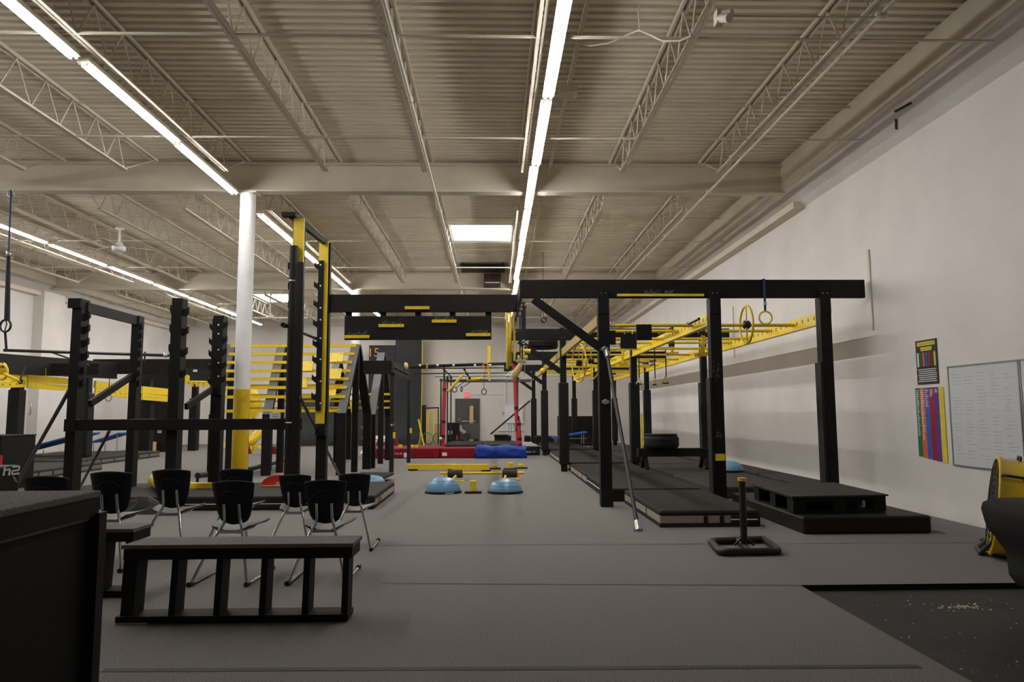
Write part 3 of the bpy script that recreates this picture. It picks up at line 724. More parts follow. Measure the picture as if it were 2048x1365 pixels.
# hanging ring on the front beam
def ring_on_strap(c, R, ztop, lab, rm='wood', sm='rope', yaw=0, name='gym_ring', r=.014, wd=.035):
    t = thing(name, lab, 'ring', c); c = Vector(c)
    mb = MB(); mb.ring(c,(math.sin(yaw),math.cos(yaw),0),R,r,28,8); part('ring', mb, rm, t)
    mb = MB(); mb.box(c.x-wd/2,c.x+wd/2,c.y-.004,c.y+.004,c.z+R-.01,ztop); part('strap', mb, sm, t)
    mb = MB(); mb.box(c.x-wd*.7,c.x+wd*.7,c.y-.012,c.y+.012,c.z+R+.10,c.z+R+.15); part('buckle', mb, 'steel', t)
    return t
c = at(1531,636,10.82); t = ring_on_strap(c,.098,BZ1+.005,'yellow gym ring on a dark strap looped over the front beam',rm='yellow2',sm='glove')
mb = MB(); mb.box(c.x-.02,c.x+.02,10.82,10.96,BZ1+.001,BZ1+.006); part('strap', mb, 'glove', t)
# black plates clamped to the bars
for px0, px1, py0, py1, y, lab in ((1272,1303,652,681,11.86,'black plate with two steel clamps on the first cross bar'),(1241,1273,677,698,12.96,'black plate with two steel clamps on the second cross bar'),(1218,1231,664,690,11.80,'small black plate beside the front aisle post')):
    p, q = at(px0,py0,y), at(px1,py1,y)
    t = thing('grip_plate', lab, 'board', (p.x,y,q.z))
    mb = MB(); mb.box(p.x,q.x,y-.03,y-.006,q.z,p.z+.02); part('plate', mb, 'black2', t)
    for f in (.3,.8):
        x = p.x+(q.x-p.x)*f; mb = MB(); mb.ring((x,y+.04,2.83),(1,0,0),.032,.010,14,6); part('clamp', mb, 'steel', t)
# yellow hanging grips with a foot block
for px, py, y, s in ((1405,688,13.0,1.0),(1344,690,15.2,1.0),(1245,715,15.2,.8)):
    p = at(px,py,y); t = thing('swing_grip', {1405:'nearest yellow swing grip with a block foot, right of the middle post row',1344:'second yellow swing grip with a block foot, farther from the middle post',1245:'slim yellow swing grip seen beside the front aisle post'}[px], 'grip', (p.x,y,2.4))
    mb = MB(); zt = 2.84; zb = p.z-.20*s
    mb.prism([(p.x-.05*s,y-.02,zt),(p.x+.03*s,y-.02,zt+.03),(p.x+.055*s,y-.02,zt-.12),(p.x+.02*s,y-.02,zb),(p.x-.045*s,y-.02,zb),(p.x-.02*s,y-.02,zt-.14)],(0,.04,0)); part('arm', mb, 'yellow', t)
    mb = MB(); mb.bar((p.x-.14*s,y-.05,zb-.01),(p.x+.12*s,y+.05,zb+.02),.10,.07); part('foot_block', mb, 'yellow', t)
    mb = MB(); mb.lathe((p.x-.06*s,y,zt-.02),[(0,0),(.06,0),(.06,.03),(.03,.05),(.06,.07),(.06,.10),(0,.10)],14,(1,0,0)); part('roller', mb, 'iron', t)
# dark pipes lying over the middle rail
for i, (a, b, y0, y1) in enumerate((((1372,651),(1398,638),12.1,11.2),((1318,668),(1345,655),14.0,12.9))):
    p, q = at(*a,y0), at(*b,y1)
    t = thing('loose_pipe', ['dark pipe over the middle rail nearest the viewer','second dark pipe over the middle rail'][i], 'pipe', p)
    mb = MB(); mb.cyl(p, q, .022, 10); part('tube', mb, 'iron', t)
    mb = MB(); mb.ring(p+(q-p)*.15, q-p, .03, .012, 12, 6); part('clamp', mb, 'steel', t)
# stirrup handles
for i, (px, pyt, pyb, y) in enumerate(((1309,703,771,17.0),(1331,700,768,17.0),(1278,735,770,17.0))):
    p, q = at(px,pyt,y), at(px,pyb,y)
    t = thing('stirrup_handle', ['left yellow stirrup handle on a long black strap between the rear posts','right yellow stirrup handle on a long black strap between the rear posts','short yellow stirrup handle close to the padded middle post'][i], 'handle', q, 'stirrup handles in the right rig')
    mb = MB(); mb.box(p.x-.012,p.x+.012,y-.003,y+.003,q.z+.16,2.9); part('strap', mb, 'rope', t)
    hw = .06 if i else .03
    mb = MB(); mb.tube([(q.x-hw,y,q.z+.02),(q.x-.005,y,q.z+.17),(q.x+hw,y,q.z+.02)],.013,6); part('webbing', mb, 'yellow2', t)
    mb = MB(); mb.cyl((q.x-hw-.015,y,q.z+.012),(q.x+hw+.015,y,q.z+.012),.016,10); part('grip', mb, 'iron', t)
mb = MB(); p, q = at(1290,701,17.0), at(1338,701,17.0); mb.cyl((p.x,17.0,2.9),(q.x+.02,17.0,2.9),.022,10); o = mb.build('black_bar','iron',None,origin=(p.x,17.0,2.9)); tag(o,'short black bar holding the stirrup handle straps','bar')
# cluster of carabiner clips
t = thing('clip_cluster','tangle of steel clips and short black straps on the rear cross bars','clips',at(1300,728,16.3))
for i in range(7):
    p = at(random.uniform(1277,1318),random.uniform(722,735),16.3); mb = MB(); a = random.uniform(0,3)
    mb.tube([p, p+Vector((.12*math.cos(a),.02,.05*math.sin(a)))],.014,6); part('strap',mb,'rope',t)
    mb = MB(); mb.ring(p,(random.random(),1,random.random()),.03,.008,10,5); part('clip',mb,'steel',t)
# yellow poles hanging at the aisle end
for i, px in enumerate((1015, 1021, 1029)):
    y = 13.9; p = at(px, 735, y); mb = MB(); z0 = at(px, (738,733,722)[i], y).z
    t = thing('hanging_pole', ['left','middle','right'][i]+' yellow pole hanging behind the long black ledge beam', 'pole', (p.x,y,z0), 'yellow hanging poles')
    mb.cyl((p.x,y,z0),(p.x,y,3.39),.026 if i < 2 else .022,10); part('pole', mb, 'yellow', t)
    for k_ in range(5):
        z = z0+.15+k_*.2; mb = MB(); mb.cyl((p.x-.03,y,z),(p.x+.03,y,z),.012,8); part('bolt', mb, 'steel', t)
mb = MB(); mb.box(at(1010,600,13.9).x,.42,13.86,13.94,3.36,3.42); o = part('pole_beam', mb, 'black', rig)
# hanging black ropes and pipes at the aisle end
for i, (px, y, zb) in enumerate(((1047,11.6,2.55),(1050,12.0,2.50),(1044,12.5,2.3),(1040,13.2,2.4))):
    p = at(px,640,y); t = thing('hanging_strap', '%s black strap from the front hanging from the aisle end of the right rig' % ORD[i], 'strap', (p.x,y,zb))
    mb = MB(); mb.box(p.x-.012,p.x+.012,y-.004,y+.004,zb,3.15); part('webbing', mb, 'rope', t)
    mb = MB(); mb.ring((p.x,y,zb-.03),(0,1,0),.03,.008,12,5); part('clip', mb, 'steel', t)
for i, (px, y) in enumerate(((1047,11.6),(1050,12.0),(1044,12.5),(1040,13.2))):
    p = at(px,640,y); mb = MB(); mb.box(.40,p.x+.03,y-.02,y+.02,3.14,3.16); part('hook_bar', mb, 'iron', rig)
# knobbly yellow grips hanging on a chain
t = thing('hanging_grips','string of yellow logs and a ball hanging at the aisle end of the right rig','grips',at(1045,720,15.6))
y = 15.6; top = at(1049,690,y)
mb = MB(); mb.cyl((top.x,y,2.2),(top.x,y,3.15),.008,6); part('chain', mb, 'steel', t)
mb = MB(); mb.box(.40,top.x+.03,y-.02,y+.02,3.14,3.17); part('hook_bar', mb, 'iron', t)
for (a, b, r, m_) in (((1041,701),(1061,703),.045,'yellow2'),((1035,716),(1055,715),.05,'tan'),((1034,722),(1052,723),.045,'tan')):
    mb = MB(); mb.cyl(at(*a,y), at(*b,y), r, 14); part('log', mb, m_, t)
mb = MB(); c = at(1046,709,y); mb.lathe(c-Vector((0,0,.05)),[(.05*math.sin(PI*i/8),.05-.05*math.cos(PI*i/8)) for i in range(9)],14); part('ball', mb, 'yellow2', t)
mb = MB(); mb.tube([at(1042,728,y),at(1036,740,y),at(1029,750,y),at(1024,757,y)],[.05,.075,.08,.06],12); part('banana_grip', mb, 'tan', t)
c = at(1086,742,17.0); t = thing('hanging_bag','small yellow ball bag hanging by the second aisle post','bag',c)
mb = MB(); mb.lathe(c-Vector((.03,0,.06)),[(.0,0),(.05,.012),(.065,.05),(.055,.10),(.02,.13),(0,.135)],14,(.3,0,.9)); part('bag', mb, 'yellow2', t)
mb = MB(); mb.cyl(c+Vector((0,0,.06)),(c.x,17.0,3.13),.006,6); part('cord', mb, 'rope', t)

# tyre on a low trestle
Yt = 15.4; p, q = at(1275,905,Yt), at(1421,905,Yt)
zt = at(1350,897,Yt).z
t = thing('low_trestle','low black beam on splayed feet carrying the tyre','trestle',((p.x+q.x)/2,Yt,.2))
mb = MB(); mb.box(p.x,q.x,Yt-.12,Yt+.12,zt-.17,zt); part('beam', mb, 'black', t)
for x in (p.x+.15, q.x-.15):
    for s in (-1,1):
        mb = MB(); mb.bar((x,Yt+s*.05,zt-.15),(x,Yt+s*.25,.21),.08,.05); part('leg', mb, 'black', t)
def tyre(c, R, h, lab, ax=(0,0,1), lid=True):
    t = thing('tyre', lab, 'tyre', c)
    mb = MB(); r = h/2
    mb.lathe(c,[(R*.58,.02*h),(R*.66,0),(R*.9,.03*h),(R*.985,.16*h),(R,.3*h),(R,.7*h),(R*.985,.84*h),(R*.9,.97*h),(R*.66,h),(R*.58,.98*h),(R*.56,.5*h),(R*.58,.02*h)],32,ax); part('casing', mb, 'tire', t)
    for k_ in range(3):
        mb = MB(); mb.ring(Vector(c)+Vector(ax)*h*(.3+.2*k_), ax, R, .008, 32, 5); part('tread_rib', mb, 'tire', t)
    if lid:
        mb = MB(); mb.lathe(Vector(c)+Vector(ax)*h,[(0,.0),(R*.92,.0),(R*.92,.03),(0,.03)],28,ax); part('lid', mb, 'black2', t)
    return t
c = at(1323,897,Yt); tyre((c.x,Yt,zt+.001),.365,.27,'black tyre with a round lid lying on the low trestle')
c = at(1086,652,18.6); 
t = tyre((c.x,18.6,3.02),.38,.24,'black tyre hanging under the roof of the right rig behind the first brace', lid=False)
for dx in (-.2,.2):
    mb = MB(); mb.cyl((c.x+dx,18.6,3.25),(c.x+dx,18.6,3.44),.008,6); part('hanger', mb, 'rope', t)
mb = MB(); mb.box(.42,1.75,18.52,18.68,3.43,3.50); part('tyre_beam', mb, 'black', rig)
mb = MB(); mb.box(1.60,1.72,17.4,18.7,3.40,3.44); part('tyre_beam', mb, 'black', rig)
# hook on chain seen against the wall
c = at(1087,640,20.5); t = thing('hanging_hook','small black hook on a cord hanging above the right rig','hook',c)
mb = MB(); mb.ring(c,(0,1,0),.07,.028,12,6); part('hook', mb, 'iron', t)
mb = MB(); mb.cyl(c+Vector((0,0,.1)),(c.x,20.5,6.0),.008,6); part('cord', mb, 'rope', t)

# ================================================================== RIGHT WALL
XW = XR-.004
def wall_quad(mb, a, b, th=.012, x=XW):                  # a = left-top pixel, b = right-bottom pixel on the wall
    p, q = wl(*a,x), wl(*b,x); y0, y1 = sorted((p.y,q.y)); z0, z1 = sorted((p.z,q.z)); mb.box(x-th,x,y0,y1,z0,z1); return y0, y1, z0, z1
# whiteboards
pl, pr = wl(1897,735,XW), wl(2038,722,XW); zb = wl(1908,930,XW).z; ztp = (pl.z+pr.z)/2
y1, y0 = pl.y, pr.y
for k_, (ya, yb, lab) in enumerate(((y0,y1,'whiteboard with columns of small handwriting on the right wall'),(y0-1.15,y0-.02,'second whiteboard cut off by the right edge of the photo'))):
    t = thing('whiteboard', lab, 'whiteboard', (XW,(ya+yb)/2,zb))
    mb = MB(); mb.box(XW-.012,XW,ya,yb,zb,ztp); part('panel', mb, 'board', t)
    for (a, b, c_, d) in ((ya,yb,zb-.012,zb+.006),(ya,yb,ztp-.006,ztp+.012),(ya-.006,ya+.012,zb,ztp),(yb-.012,yb+.006,zb,ztp)):
        mb = MB(); mb.box(XW-.02,XW-.001,a,b,c_,d); part('frame', mb, 'alu', t)
    mb = MB(); rn = random.Random(3)
    for col in range(5 if k_ == 0 else 3):
        yc = yb-.06-col*(yb-ya-.08)/(5 if k_ == 0 else 3)
        for row in range(26):
            if rn.random() < .22: continue
            z = ztp-.10-row*(ztp-zb-.16)/26; L_ = rn.uniform(.06,.17)
            u = yc-rn.uniform(0,.02)
            while L_ > 0:
                wl_ = rn.uniform(.008,.03); mb.box(XW-.0128,XW-.0121,u-wl_,u,z,z+.005); u -= wl_+.006; L_ -= wl_+.006
    o = part('handwriting', mb, 'ink', t, 'faint grey handwriting'); o['kind'] = 'stuff'
# colour chart posters
def poster(pts_t, pts_b, name, lab):
    p0, p1 = wl(*pts_t[0],XW), wl(*pts_t[1],XW); q0 = wl(*pts_b[0],XW)
    y1, y0 = p0.y, p1.y; z1 = (p0.z+p1.z)/2; z0 = q0.z
    t = thing(name, lab, 'poster', (XW,(y0+y1)/2,z0)); return t, y0, y1, z0, z1
t, ya, yb, za, zb_ = poster(((1831,683),(1873,677)),((1837,770),),'colour_poster','black poster with yellow headline and coloured bars, above the striped chart')
mb = MB(); mb.box(XW-.006,XW,ya,yb,za,zb_); part('sheet', mb, 'pblack', t)
L_ = yb-ya; Hh = zb_-za
for (f0, f1, g0, g1) in ((.08,.92,.87,.96),(.24,.76,.755,.84)):
    mb = MB(); mb.box(XW-.0066,XW-.006,yb-L_*f1,yb-L_*f0,za+Hh*g0,za+Hh*g1); part('headline', mb, 'pyellow', t)
squiggle(t, (XW-.0066,yb-L_*.5,za+Hh*.915), L_*.74, Hh*.05, 'olive', 11, 3, 'y')
squiggle(t, (XW-.0066,yb-L_*.5,za+Hh*.797), L_*.42, Hh*.045, 'olive', 7, 4, 'y')
for i, m_ in enumerate(('paper','pgreen','porange','pblue','crimson','maroon','pyellow')):
    f = .05+i*.132; mb = MB(); mb.box(XW-.0066,XW-.006,yb-L_*(f+.085),yb-L_*f,za+Hh*.40,za+Hh*.72); part('colour_bar', mb, m_, t)
for i in range(7):
    rn = random.Random(i); z = za+Hh*(.055+.045*i); mb = MB(); u = yb-L_*(.10 if i % 3 else .06)
    while u > ya+L_*.1:
        q = rn.uniform(.02,.05); mb.box(XW-.0066,XW-.006,max(ya+L_*.07,u-q),u,z,z+Hh*.022); u -= q+.008
    o = part('text_line', mb, 'paper', t); o['kind'] = 'stuff'
t, ya, yb, za, zb_ = poster(((1831,777),(1887,774)),((1838,913),),'stripe_chart','tall striped colour chart with green, orange, blue, red, purple and yellow columns')
L_ = yb-ya; Hh = zb_-za; cw = L_/6
for i, (m_, fr) in enumerate((('pgreen',.68),('porange',.74),('pblue',.27),('crimson',.13),('purple',.05),('pyellow',.03))):
    a, b = yb-cw*(i+1), yb-cw*i
    mb = MB(); mb.box(XW-.006,XW,a,b,za-.010*i,zb_); part('column', mb, m_, t)
    rn = random.Random(i+20); mb = MB(); n = max(2,int(Hh*fr/.026))
    for j in range(n):
        z = zb_-.03-j*.026; l = rn.uniform(.3,.62); mb.box(XW-.0068,XW-.006,a+cw*(.82-l),a+cw*.82,z-.012,z)
    o = part('name_list', mb, 'paper' if i not in (5,) else 'pyellow', t); o['kind'] = 'stuff'
# strips and marks on the wall
def wall_strip(name, lab, cat, a, b, wd, m_, th=.02):
    p, q = wl(*a,XW), wl(*b,XW); mb = MB(); mb.bar(Vector((XW-th/2,p.y,p.z)),Vector((XW-th/2,q.y,q.z)),th,wd,(0,(q.z-p.z),-(q.y-p.y)) if abs(q.y-p.y) > 1e-6 else (0,1,0)); o = mb.build(name,m_,None,origin=((p+q)/2)); tag(o,lab,cat); return o
wall_strip('wall_batten','tall cream wooden batten on the right wall near the beam end','batten',(1737,500),(1746,660),.06,'cream')
wall_strip('wall_batten','shorter cream wooden batten on the right wall behind the rails','batten',(1466,613),(1469,716),.06,'cream')
def slope_pt(px, py):                                        # point on the added light-catching slope at the top of the wall
    d = ray(px, py); n = Vector((.32,0,.41)); p0 = Vector((XR-.40,0,5.50)); t = (p0-Vector((0,0,EYE))).dot(n)/d.dot(n); return Vector((0,0,EYE))+d*t-n.normalized()*.006
for p, q, lab in (((1790,223),(1823,205),'slanted black tape strip high on the right wall'),((1793,238),(1793,258),'short upright black tape strip high on the right wall')):
    p, q = slope_pt(*p), slope_pt(*q); mb = MB(); mb.bar(p, q, .035, .008, (.32,0,.41)); o = mb.build('wall_mark','pblack',None,origin=(p+q)/2); tag(o, lab, 'tape')
# ================================================================== CENTRE FLOOR
def dome(cx, cy, R, h, lab, z0=0.0, name='balance_dome', m_='bluedome', mark=True):
    t = thing(name, lab, 'balance ball', (cx,cy,z0))
    mb = MB(); mb.lathe((cx,cy,z0),[(R*.9,0),(R,.01),(R,.03),(R*.95,.042)],36); part('platform', mb, 'pad', t, 'black base platform')
    mb = MB(); n = 10; mb.lathe((cx,cy,z0+.035),[(R*.95*math.cos(PI/2*i/n)**.9 if i < n else 0,(h-.035)*math.sin(PI/2*i/n)) for i in range(n+1)],36); d = part('dome', mb, m_, t)
    for f in (.3,.55):
        a = PI/2*f; mb = MB(); mb.ring((cx,cy,z0+.035+(h-.035)*math.sin(a)),(0,0,1),R*.95*math.cos(a)**.9,.004,36,5)
        o = part('moulded_rib', mb, m_, d)
    if mark:
        mb = MB(); 
        for i in range(5):
            a = -PI/2+.25+i*.09; p = Vector((cx+math.cos(a)*(R+.001),cy+math.sin(a)*(R+.001),z0+.012)); d2 = Vector((-math.sin(a),math.cos(a),0))*.02
            mb.quad(p-d2,p+d2,p+d2+Vector((0,0,.015)),p-d2+Vector((0,0,.015)))
        o = part('rim_label', mb, 'paper', t, 'pale label strip'); o['kind'] = 'stuff'
    return t
a = fl(884,990); dome(a.x, a.y+.31, .32, .27, 'left blue balance dome on its black base in the centre aisle')
a = fl(1011,990); dome(a.x, a.y+.31, .31, .235, 'right blue balance dome on its black base in the centre aisle', mark=False)
a = fl(1472,946,.19); dome(a.x-.03, a.y+.25, .27, .22, 'blue balance dome lying by the right wall behind the middle post', .19, mark=False)
a = fl(742,977); dome(a.x-.02, a.y+.25, .27, .22, 'pale blue balance dome partly hidden behind the rightmost school chair', mark=False)
def peg(px, py0, py1, wpx, bpx, lab, square=True):
    # yellow stepping block on a dark base board; py1 = bottom of the base
    b = fl(px, py1); Y = b.y+.1; w = wpx*Y/1450; bw = bpx*Y/1450; zt = at(px, py0, Y).z
    t = thing('stepping_peg', lab, 'stepping block', (b.x,Y,0), 'yellow stepping pegs on the aisle')
    mb = MB(); mb.box(b.x-bw/2,b.x+bw/2,Y-.10,Y+.10,.012,.04); part('base_board', mb, 'black', t)
    mb = MB(); mb.box(b.x-bw/2,b.x+bw/2,Y-.095,Y+.095,0,.012); part('base_shim', mb, 'yellow', t)
    mb = MB(); mb.box(b.x-w/2,b.x+w/2,Y-w/2,Y+w/2,.04,zt); part('block', mb, 'yellow', t, None, .004)
peg(946, 962, 989, 12, 33, 'yellow stepping peg standing between the two blue domes')
peg(990.5, 930, 940, 9, 22, 'low yellow stepping peg right beside the end of the yellow balance beam')
peg(1021, 926, 941, 10, 27, 'tall yellow stepping peg, middle of three beyond the roller bar')
peg(1042, 929, 939, 10, 26, 'low yellow stepping peg, rightmost of three beyond the roller bar')
# roller bar
Y = 15.25
t = thing('roller_bar','yellow floor bar carrying two black roller drums in the aisle','roller bar',(at(965,947,Y).x,Y,0))
p, q = at(881,948,Y), at(1048,946,Y); zc = (p.z+q.z)/2
mb = MB(); mb.cyl((p.x,Y,zc),(q.x,Y,zc),.028,12); part('bar', mb, 'yellow2', t)
for x0, x1, fx in ((896,925,889),(1005,1034,1037)):
    a, b = at(x0,950,Y).x, at(x1,950,Y).x; r = zc-.005
    mb = MB(); mb.lathe((a,Y,zc-.01),[(.03,0),(r*.6,0),(r*.62,.006),(r*.6,b-a-.006),(r*.6,b-a),(.03,b-a)],22,(1,0,0)); dr = part('roller_drum', mb, 'matgrey', t)
    for x in (a,b):
        mb = MB(); mb.ring((x,Y,zc-.01),(1,0,0),r*.55,.008,20,6); part('drum_rim', mb, 'red', dr)
    x = at(fx,953,Y).x; mb = MB(); mb.bar((x,Y,zc),(x,Y,0),.035,.05,(0,1,0)); part('leg', mb, 'yellow', t)
    mb = MB(); mb.box(x-.03,x+.03,Y-.14,Y+.14,0,.03); part('foot', mb, 'yellow', t)
for px0, px1, hx0, hy0, hx1, hy1 in ((897,928,902,967,912,955),(992,1030,1009,968,1011,955)):
    a = fl(px0,966); b = fl(px1,966)
    t = thing('foot_plank', {897:'yellow plank with a slanted stick handle behind the left dome',992:'yellow plank with an upright stick handle behind the right dome'}[px0],'plank',((a.x+b.x)/2,a.y,0))
    mb = MB(); mb.box(a.x,b.x,a.y,a.y+.12,0,.035); part('plank', mb, 'yellow', t)
    mb = MB(); c = at(hx0,hy0-4,a.y); d = at(hx1,hy1,a.y+.15); mb.cyl((c.x,a.y+.05,.03),(d.x,d.y,max(d.z,.12)),.025,10); part('stick', mb, 'yellow2', t)
# balance beams
for x0, x1, yb, lab, feet in ((815,914,942,'left yellow balance beam lying across the aisle',(826,905)),(903,979,943,'right yellow balance beam lying across the aisle',(914,972))):
    Y = fl(x0,yb).y + (.0 if x0 < 900 else -.13); a, b = at(x0,935,Y).x, at(x1,935,Y).x; zt = at(x0,929.5,Y).z
    t = thing('balance_beam', lab, 'beam', ((a+b)/2,Y,0))
    mb = MB(); mb.box(a,b,Y-.05,Y+.05,.035,zt); part('beam', mb, 'yellow', t, None, .005)
    for f in feet:
        x = at(f,940,Y).x; mb = MB(); mb.box(x-.11,x+.11,Y-.048,Y+.06 if False else Y+.048,0,.035); part('foot', mb, 'black', t)

# ================================================================== HANGING LEDGE BOARD
Y = 12.3
t = thing('ledge_wall','long black beam with a hanging ledge board, spanning ladder and right rig','climbing board',(at(850,620,Y).x,Y,2.6))
a, b = at(660,590,Y), at(850,625,Y)
mb = MB(); mb.box(a.x,.395,Y-.04,Y+.04,b.z,at(850,590,Y).z); part('top_beam', mb, 'black2', t, None, .006)
p, q = at(690,632,Y), at(983,680,Y)
mb = MB(); mb.box(p.x,q.x,Y-.03,Y+.02,q.z,at(840,633,Y).z); part('hanging_board', mb, 'black2', t, None, .004)
for px in (697,766,836,905,977):
    x = at(px,628,Y).x; mb = MB(); mb.box(x-.05,x+.05,Y+.021,Y+.05,at(px,650,Y).z,b.z+.05); part('strap_board', mb, 'black', t)
for x0, x1, y0, y1 in ((810,859,613.5,619.5),(757.5,808,649,655),(864,913,640,646),(690,739,671,677),(932,981,667,673)):
    a, c = at(x0,y0,Y-.04), at(x1,y1,Y-.04); yy = Y-.041 if y0 < 620 else Y-.031
    mb = MB(); mb.box(a.x,c.x,yy-.04,yy,c.z,a.z); l = part('finger_ledge', mb, 'yellow', t, 'thin yellow ledge')
    mb = MB()
    for k_ in range(4):
        x = a.x+(c.x-a.x)*(.1+.26*k_); mb.box(x-.005,x+.005,yy-.0412,yy-.04,(a.z+c.z)/2-.005,(a.z+c.z)/2+.005)
    o = part('screw_heads', mb, 'black', l); o['kind'] = 'stuff'
    if y0 > 620: chalk(t, ((a.x+c.x)/2,0,a.z+.01), .16, .07, Y-.0305)

# ================================================================== BACK OF THE HALL
def redmat(x0, x1, y0, y1, h, lab, m_='redmat', fold=None):
    t = thing('floor_mat', lab, 'mat', ((x0+x1)/2,(y0+y1)/2,0))
    mb = MB(); n = 14; mb.box(x0,x1,y0,y1,.0,h); part('cover', mb, m_, t, None, .03); return t
xa, xb_, xc, xd = at(725,905,22.7).x, at(880,905,22.7).x, at(985,905,22.7).x, at(1053,905,22.5).x
t = redmat(xa, xb_-.01, 22.7, 24.6, .31, 'left long red crash mat at the far end of the aisle')
for px, w in ((838,.10),):
    p = at(px,912,22.7); 
p = at(813,912,22.69); mb = MB(); mb.box(p.x-.08,p.x+.08,22.688,22.695,p.z-.05,p.z+.09); part('label', mb, 'paper', t, 'white label')
p = at(793,912,22.69)
squiggle(t, (p.x,22.699,.15), .34, .07, 'paper', 7, 5, th=.006)
t = redmat(xb_+.01, xc, 22.7, 23.7, .31, 'right red crash mat beside the blue one')
p = at(890,909,22.69); mb = MB(); mb.box(p.x-.09,p.x+.06,22.688,22.695,p.z-.05,p.z+.05); part('label', mb, 'paper', t, 'white label')
# crumpled blue mat
x0 = at(951,905,22.4).x
t = thing('blue_mat','crumpled bright blue vinyl mat at the far end of the aisle','mat',((x0+xd)/2,22.9,0))
mb = MB(); nx, nz = 26, 6; rn = random.Random(5)
def bl(u, v, w):   # rounded cross-section sweep with folds
    x = x0+(xd-x0)*u; z = .365*v; y = 22.42+.05*(2*v-1)**4
    f = math.sin(9*u+7*v)*.5+math.sin(21*u-11*v+1)*.3; return (x+.02*math.sin(7*v), y-.035*f*math.sin(PI*min(1,v*1.05)), z+.018*math.sin(13*u)*v)
vs = [bl(i/nx,j/nz,0) for i in range(nx+1) for j in range(nz+1)]; fs = []
for i in range(nx):
    for j in range(nz): a = i*(nz+1)+j; fs.append((a,a+nz+1,a+nz+2,a+1))
k0 = len(vs)
for i in range(nx+1):
    for j in range(4):
        p = bl(i/nx,1,0); vs.append((p[0],p[1]+.05+.30*j,p[2]+.012*math.sin(11*i/nx+4*j)-.02*(j == 3)))
for i in range(nx):
    a = i*(nz+1)+nz; b = (i+1)*(nz+1)+nz; fs.append((a,b,k0+(i+1)*4,k0+i*4))
    for j in range(3): q = k0+i*4+j; fs.append((q,q+4,q+5,q+1))
mb.add(vs, fs, True)
mb.box(x0+.03,xd-.03,22.5,23.3,0,.34)
part('cover', mb, 'bluemat', t)
# black landing mats behind
for x0, x1, lab in ((888,963.5,'left black landing mat under the far gymnastic bars'),(964.5,1036,'right black landing mat under the far gymnastic bars')):
    a, b = at(x0,895,24.75).x, at(x1,895,24.75).x
    mat_block('landing_mat', lab, a, b, 24.75, 28.0, .33, 'matblack', 'matblack', straps=False)
# felt topped mats at the right
for i, (y0, y1) in enumerate(((23.95,25.6),(25.7,27.4))):
    a, b = at(1038,895,24.2).x, at(1083,895,24.2).x
    t = mat_block('felt_mat', ['front','rear'][i]+' black mat with pale felt top beside the aisle at the far end', a+.03, b-.07-.06*i, y0, y1, .30, 'matblack','pad',straps=False)
    mb = MB(); mb.box(a+.06,b-.12-.06*i,y0+.03,y1-.03,.295,.305); part('felt_top', mb, 'clothgrey', t, 'pale grey felt top')
    if i == 0:
        p = at(1068,904,y0); mb = MB(); mb.box(p.x-.07,p.x+.05,y0-.006,y0,p.z-.03,p.z+.03); part('tag', mb, 'bluepad', t, 'blue tag')
        squiggle(t, (p.x-.22,y0,p.z), .22, .07, 'paper', 5, 6, th=.006)
a, b = at(820,897,25.6), at(884,897,25.6)
mb = MB(); mb.box(a.x,b.x,25.0,28.2,0,.16); t = thing('grey_mat','thin pale grey mat lying behind the left red crash mat','mat',((a.x+b.x)/2,26,0)); part('slab', mb, 'clothgrey', t, None, .02)
for px0, px1, py0, lab in ((797,805,890,'single yellow block standing on the left red mat'),(822,829,891,'left of two yellow blocks on the red mat'),(830,837,891,'right of two yellow blocks on the red mat')):
    Y = 23.0; a, b = at(px0,895,Y).x, at(px1,895,Y).x; t = thing('yellow_block', lab, 'block', ((a+b)/2,Y,.31)); zt = at(px0,py0,Y).z
    mb = MB(); mb.box(a,b-.01,Y-.06,Y+.06,.312,zt); part('body', mb, 'yellow', t, None, .01)
    mb = MB(); mb.box(a+.01,b-.02,Y-.05,Y+.05,zt,zt+.006); part('top_pad', mb, 'tan', t)
# white slanted panel on red wedges
for px, lab in ((757,'left small red wedge on the floor beyond the black frames'),(786,'right small red wedge on the floor beyond the black frames')):
    a = at(px,902,24.9); t = thing('red_wedge', lab, 'wedge', (a.x,25.2,0)); mb = MB(); mb.prism([(a.x-.23,25.0,0),(a.x+.23,25.0,0),(a.x+.05,25.0,.52),(a.x-.05,25.0,.52)],(0,.5,0)); part('body', mb, 'redmat', t)
a = at(735,900,25.3); t = thing('lined_sheet','white slanted panel with thin blue lines beside the red wedges','panel',(a.x,25.8,0))
mb = MB(); mb.prism([(a.x-.35,25.7,.0),(a.x+.25,25.7,.0),(a.x+.60,26.1,.60),(a.x+.10,26.1,.60)],(0,.03,0)); part('sheet', mb, 'paper', t)
for i in range(5):
    f = .15+.16*i; mb = MB(); mb.bar((a.x-.30+.45*f,25.69+.4*f,.6*f),(a.x+.2+.35*f,25.69+.4*f,.6*f),.004,.02); part('line', mb, 'pblue', t)

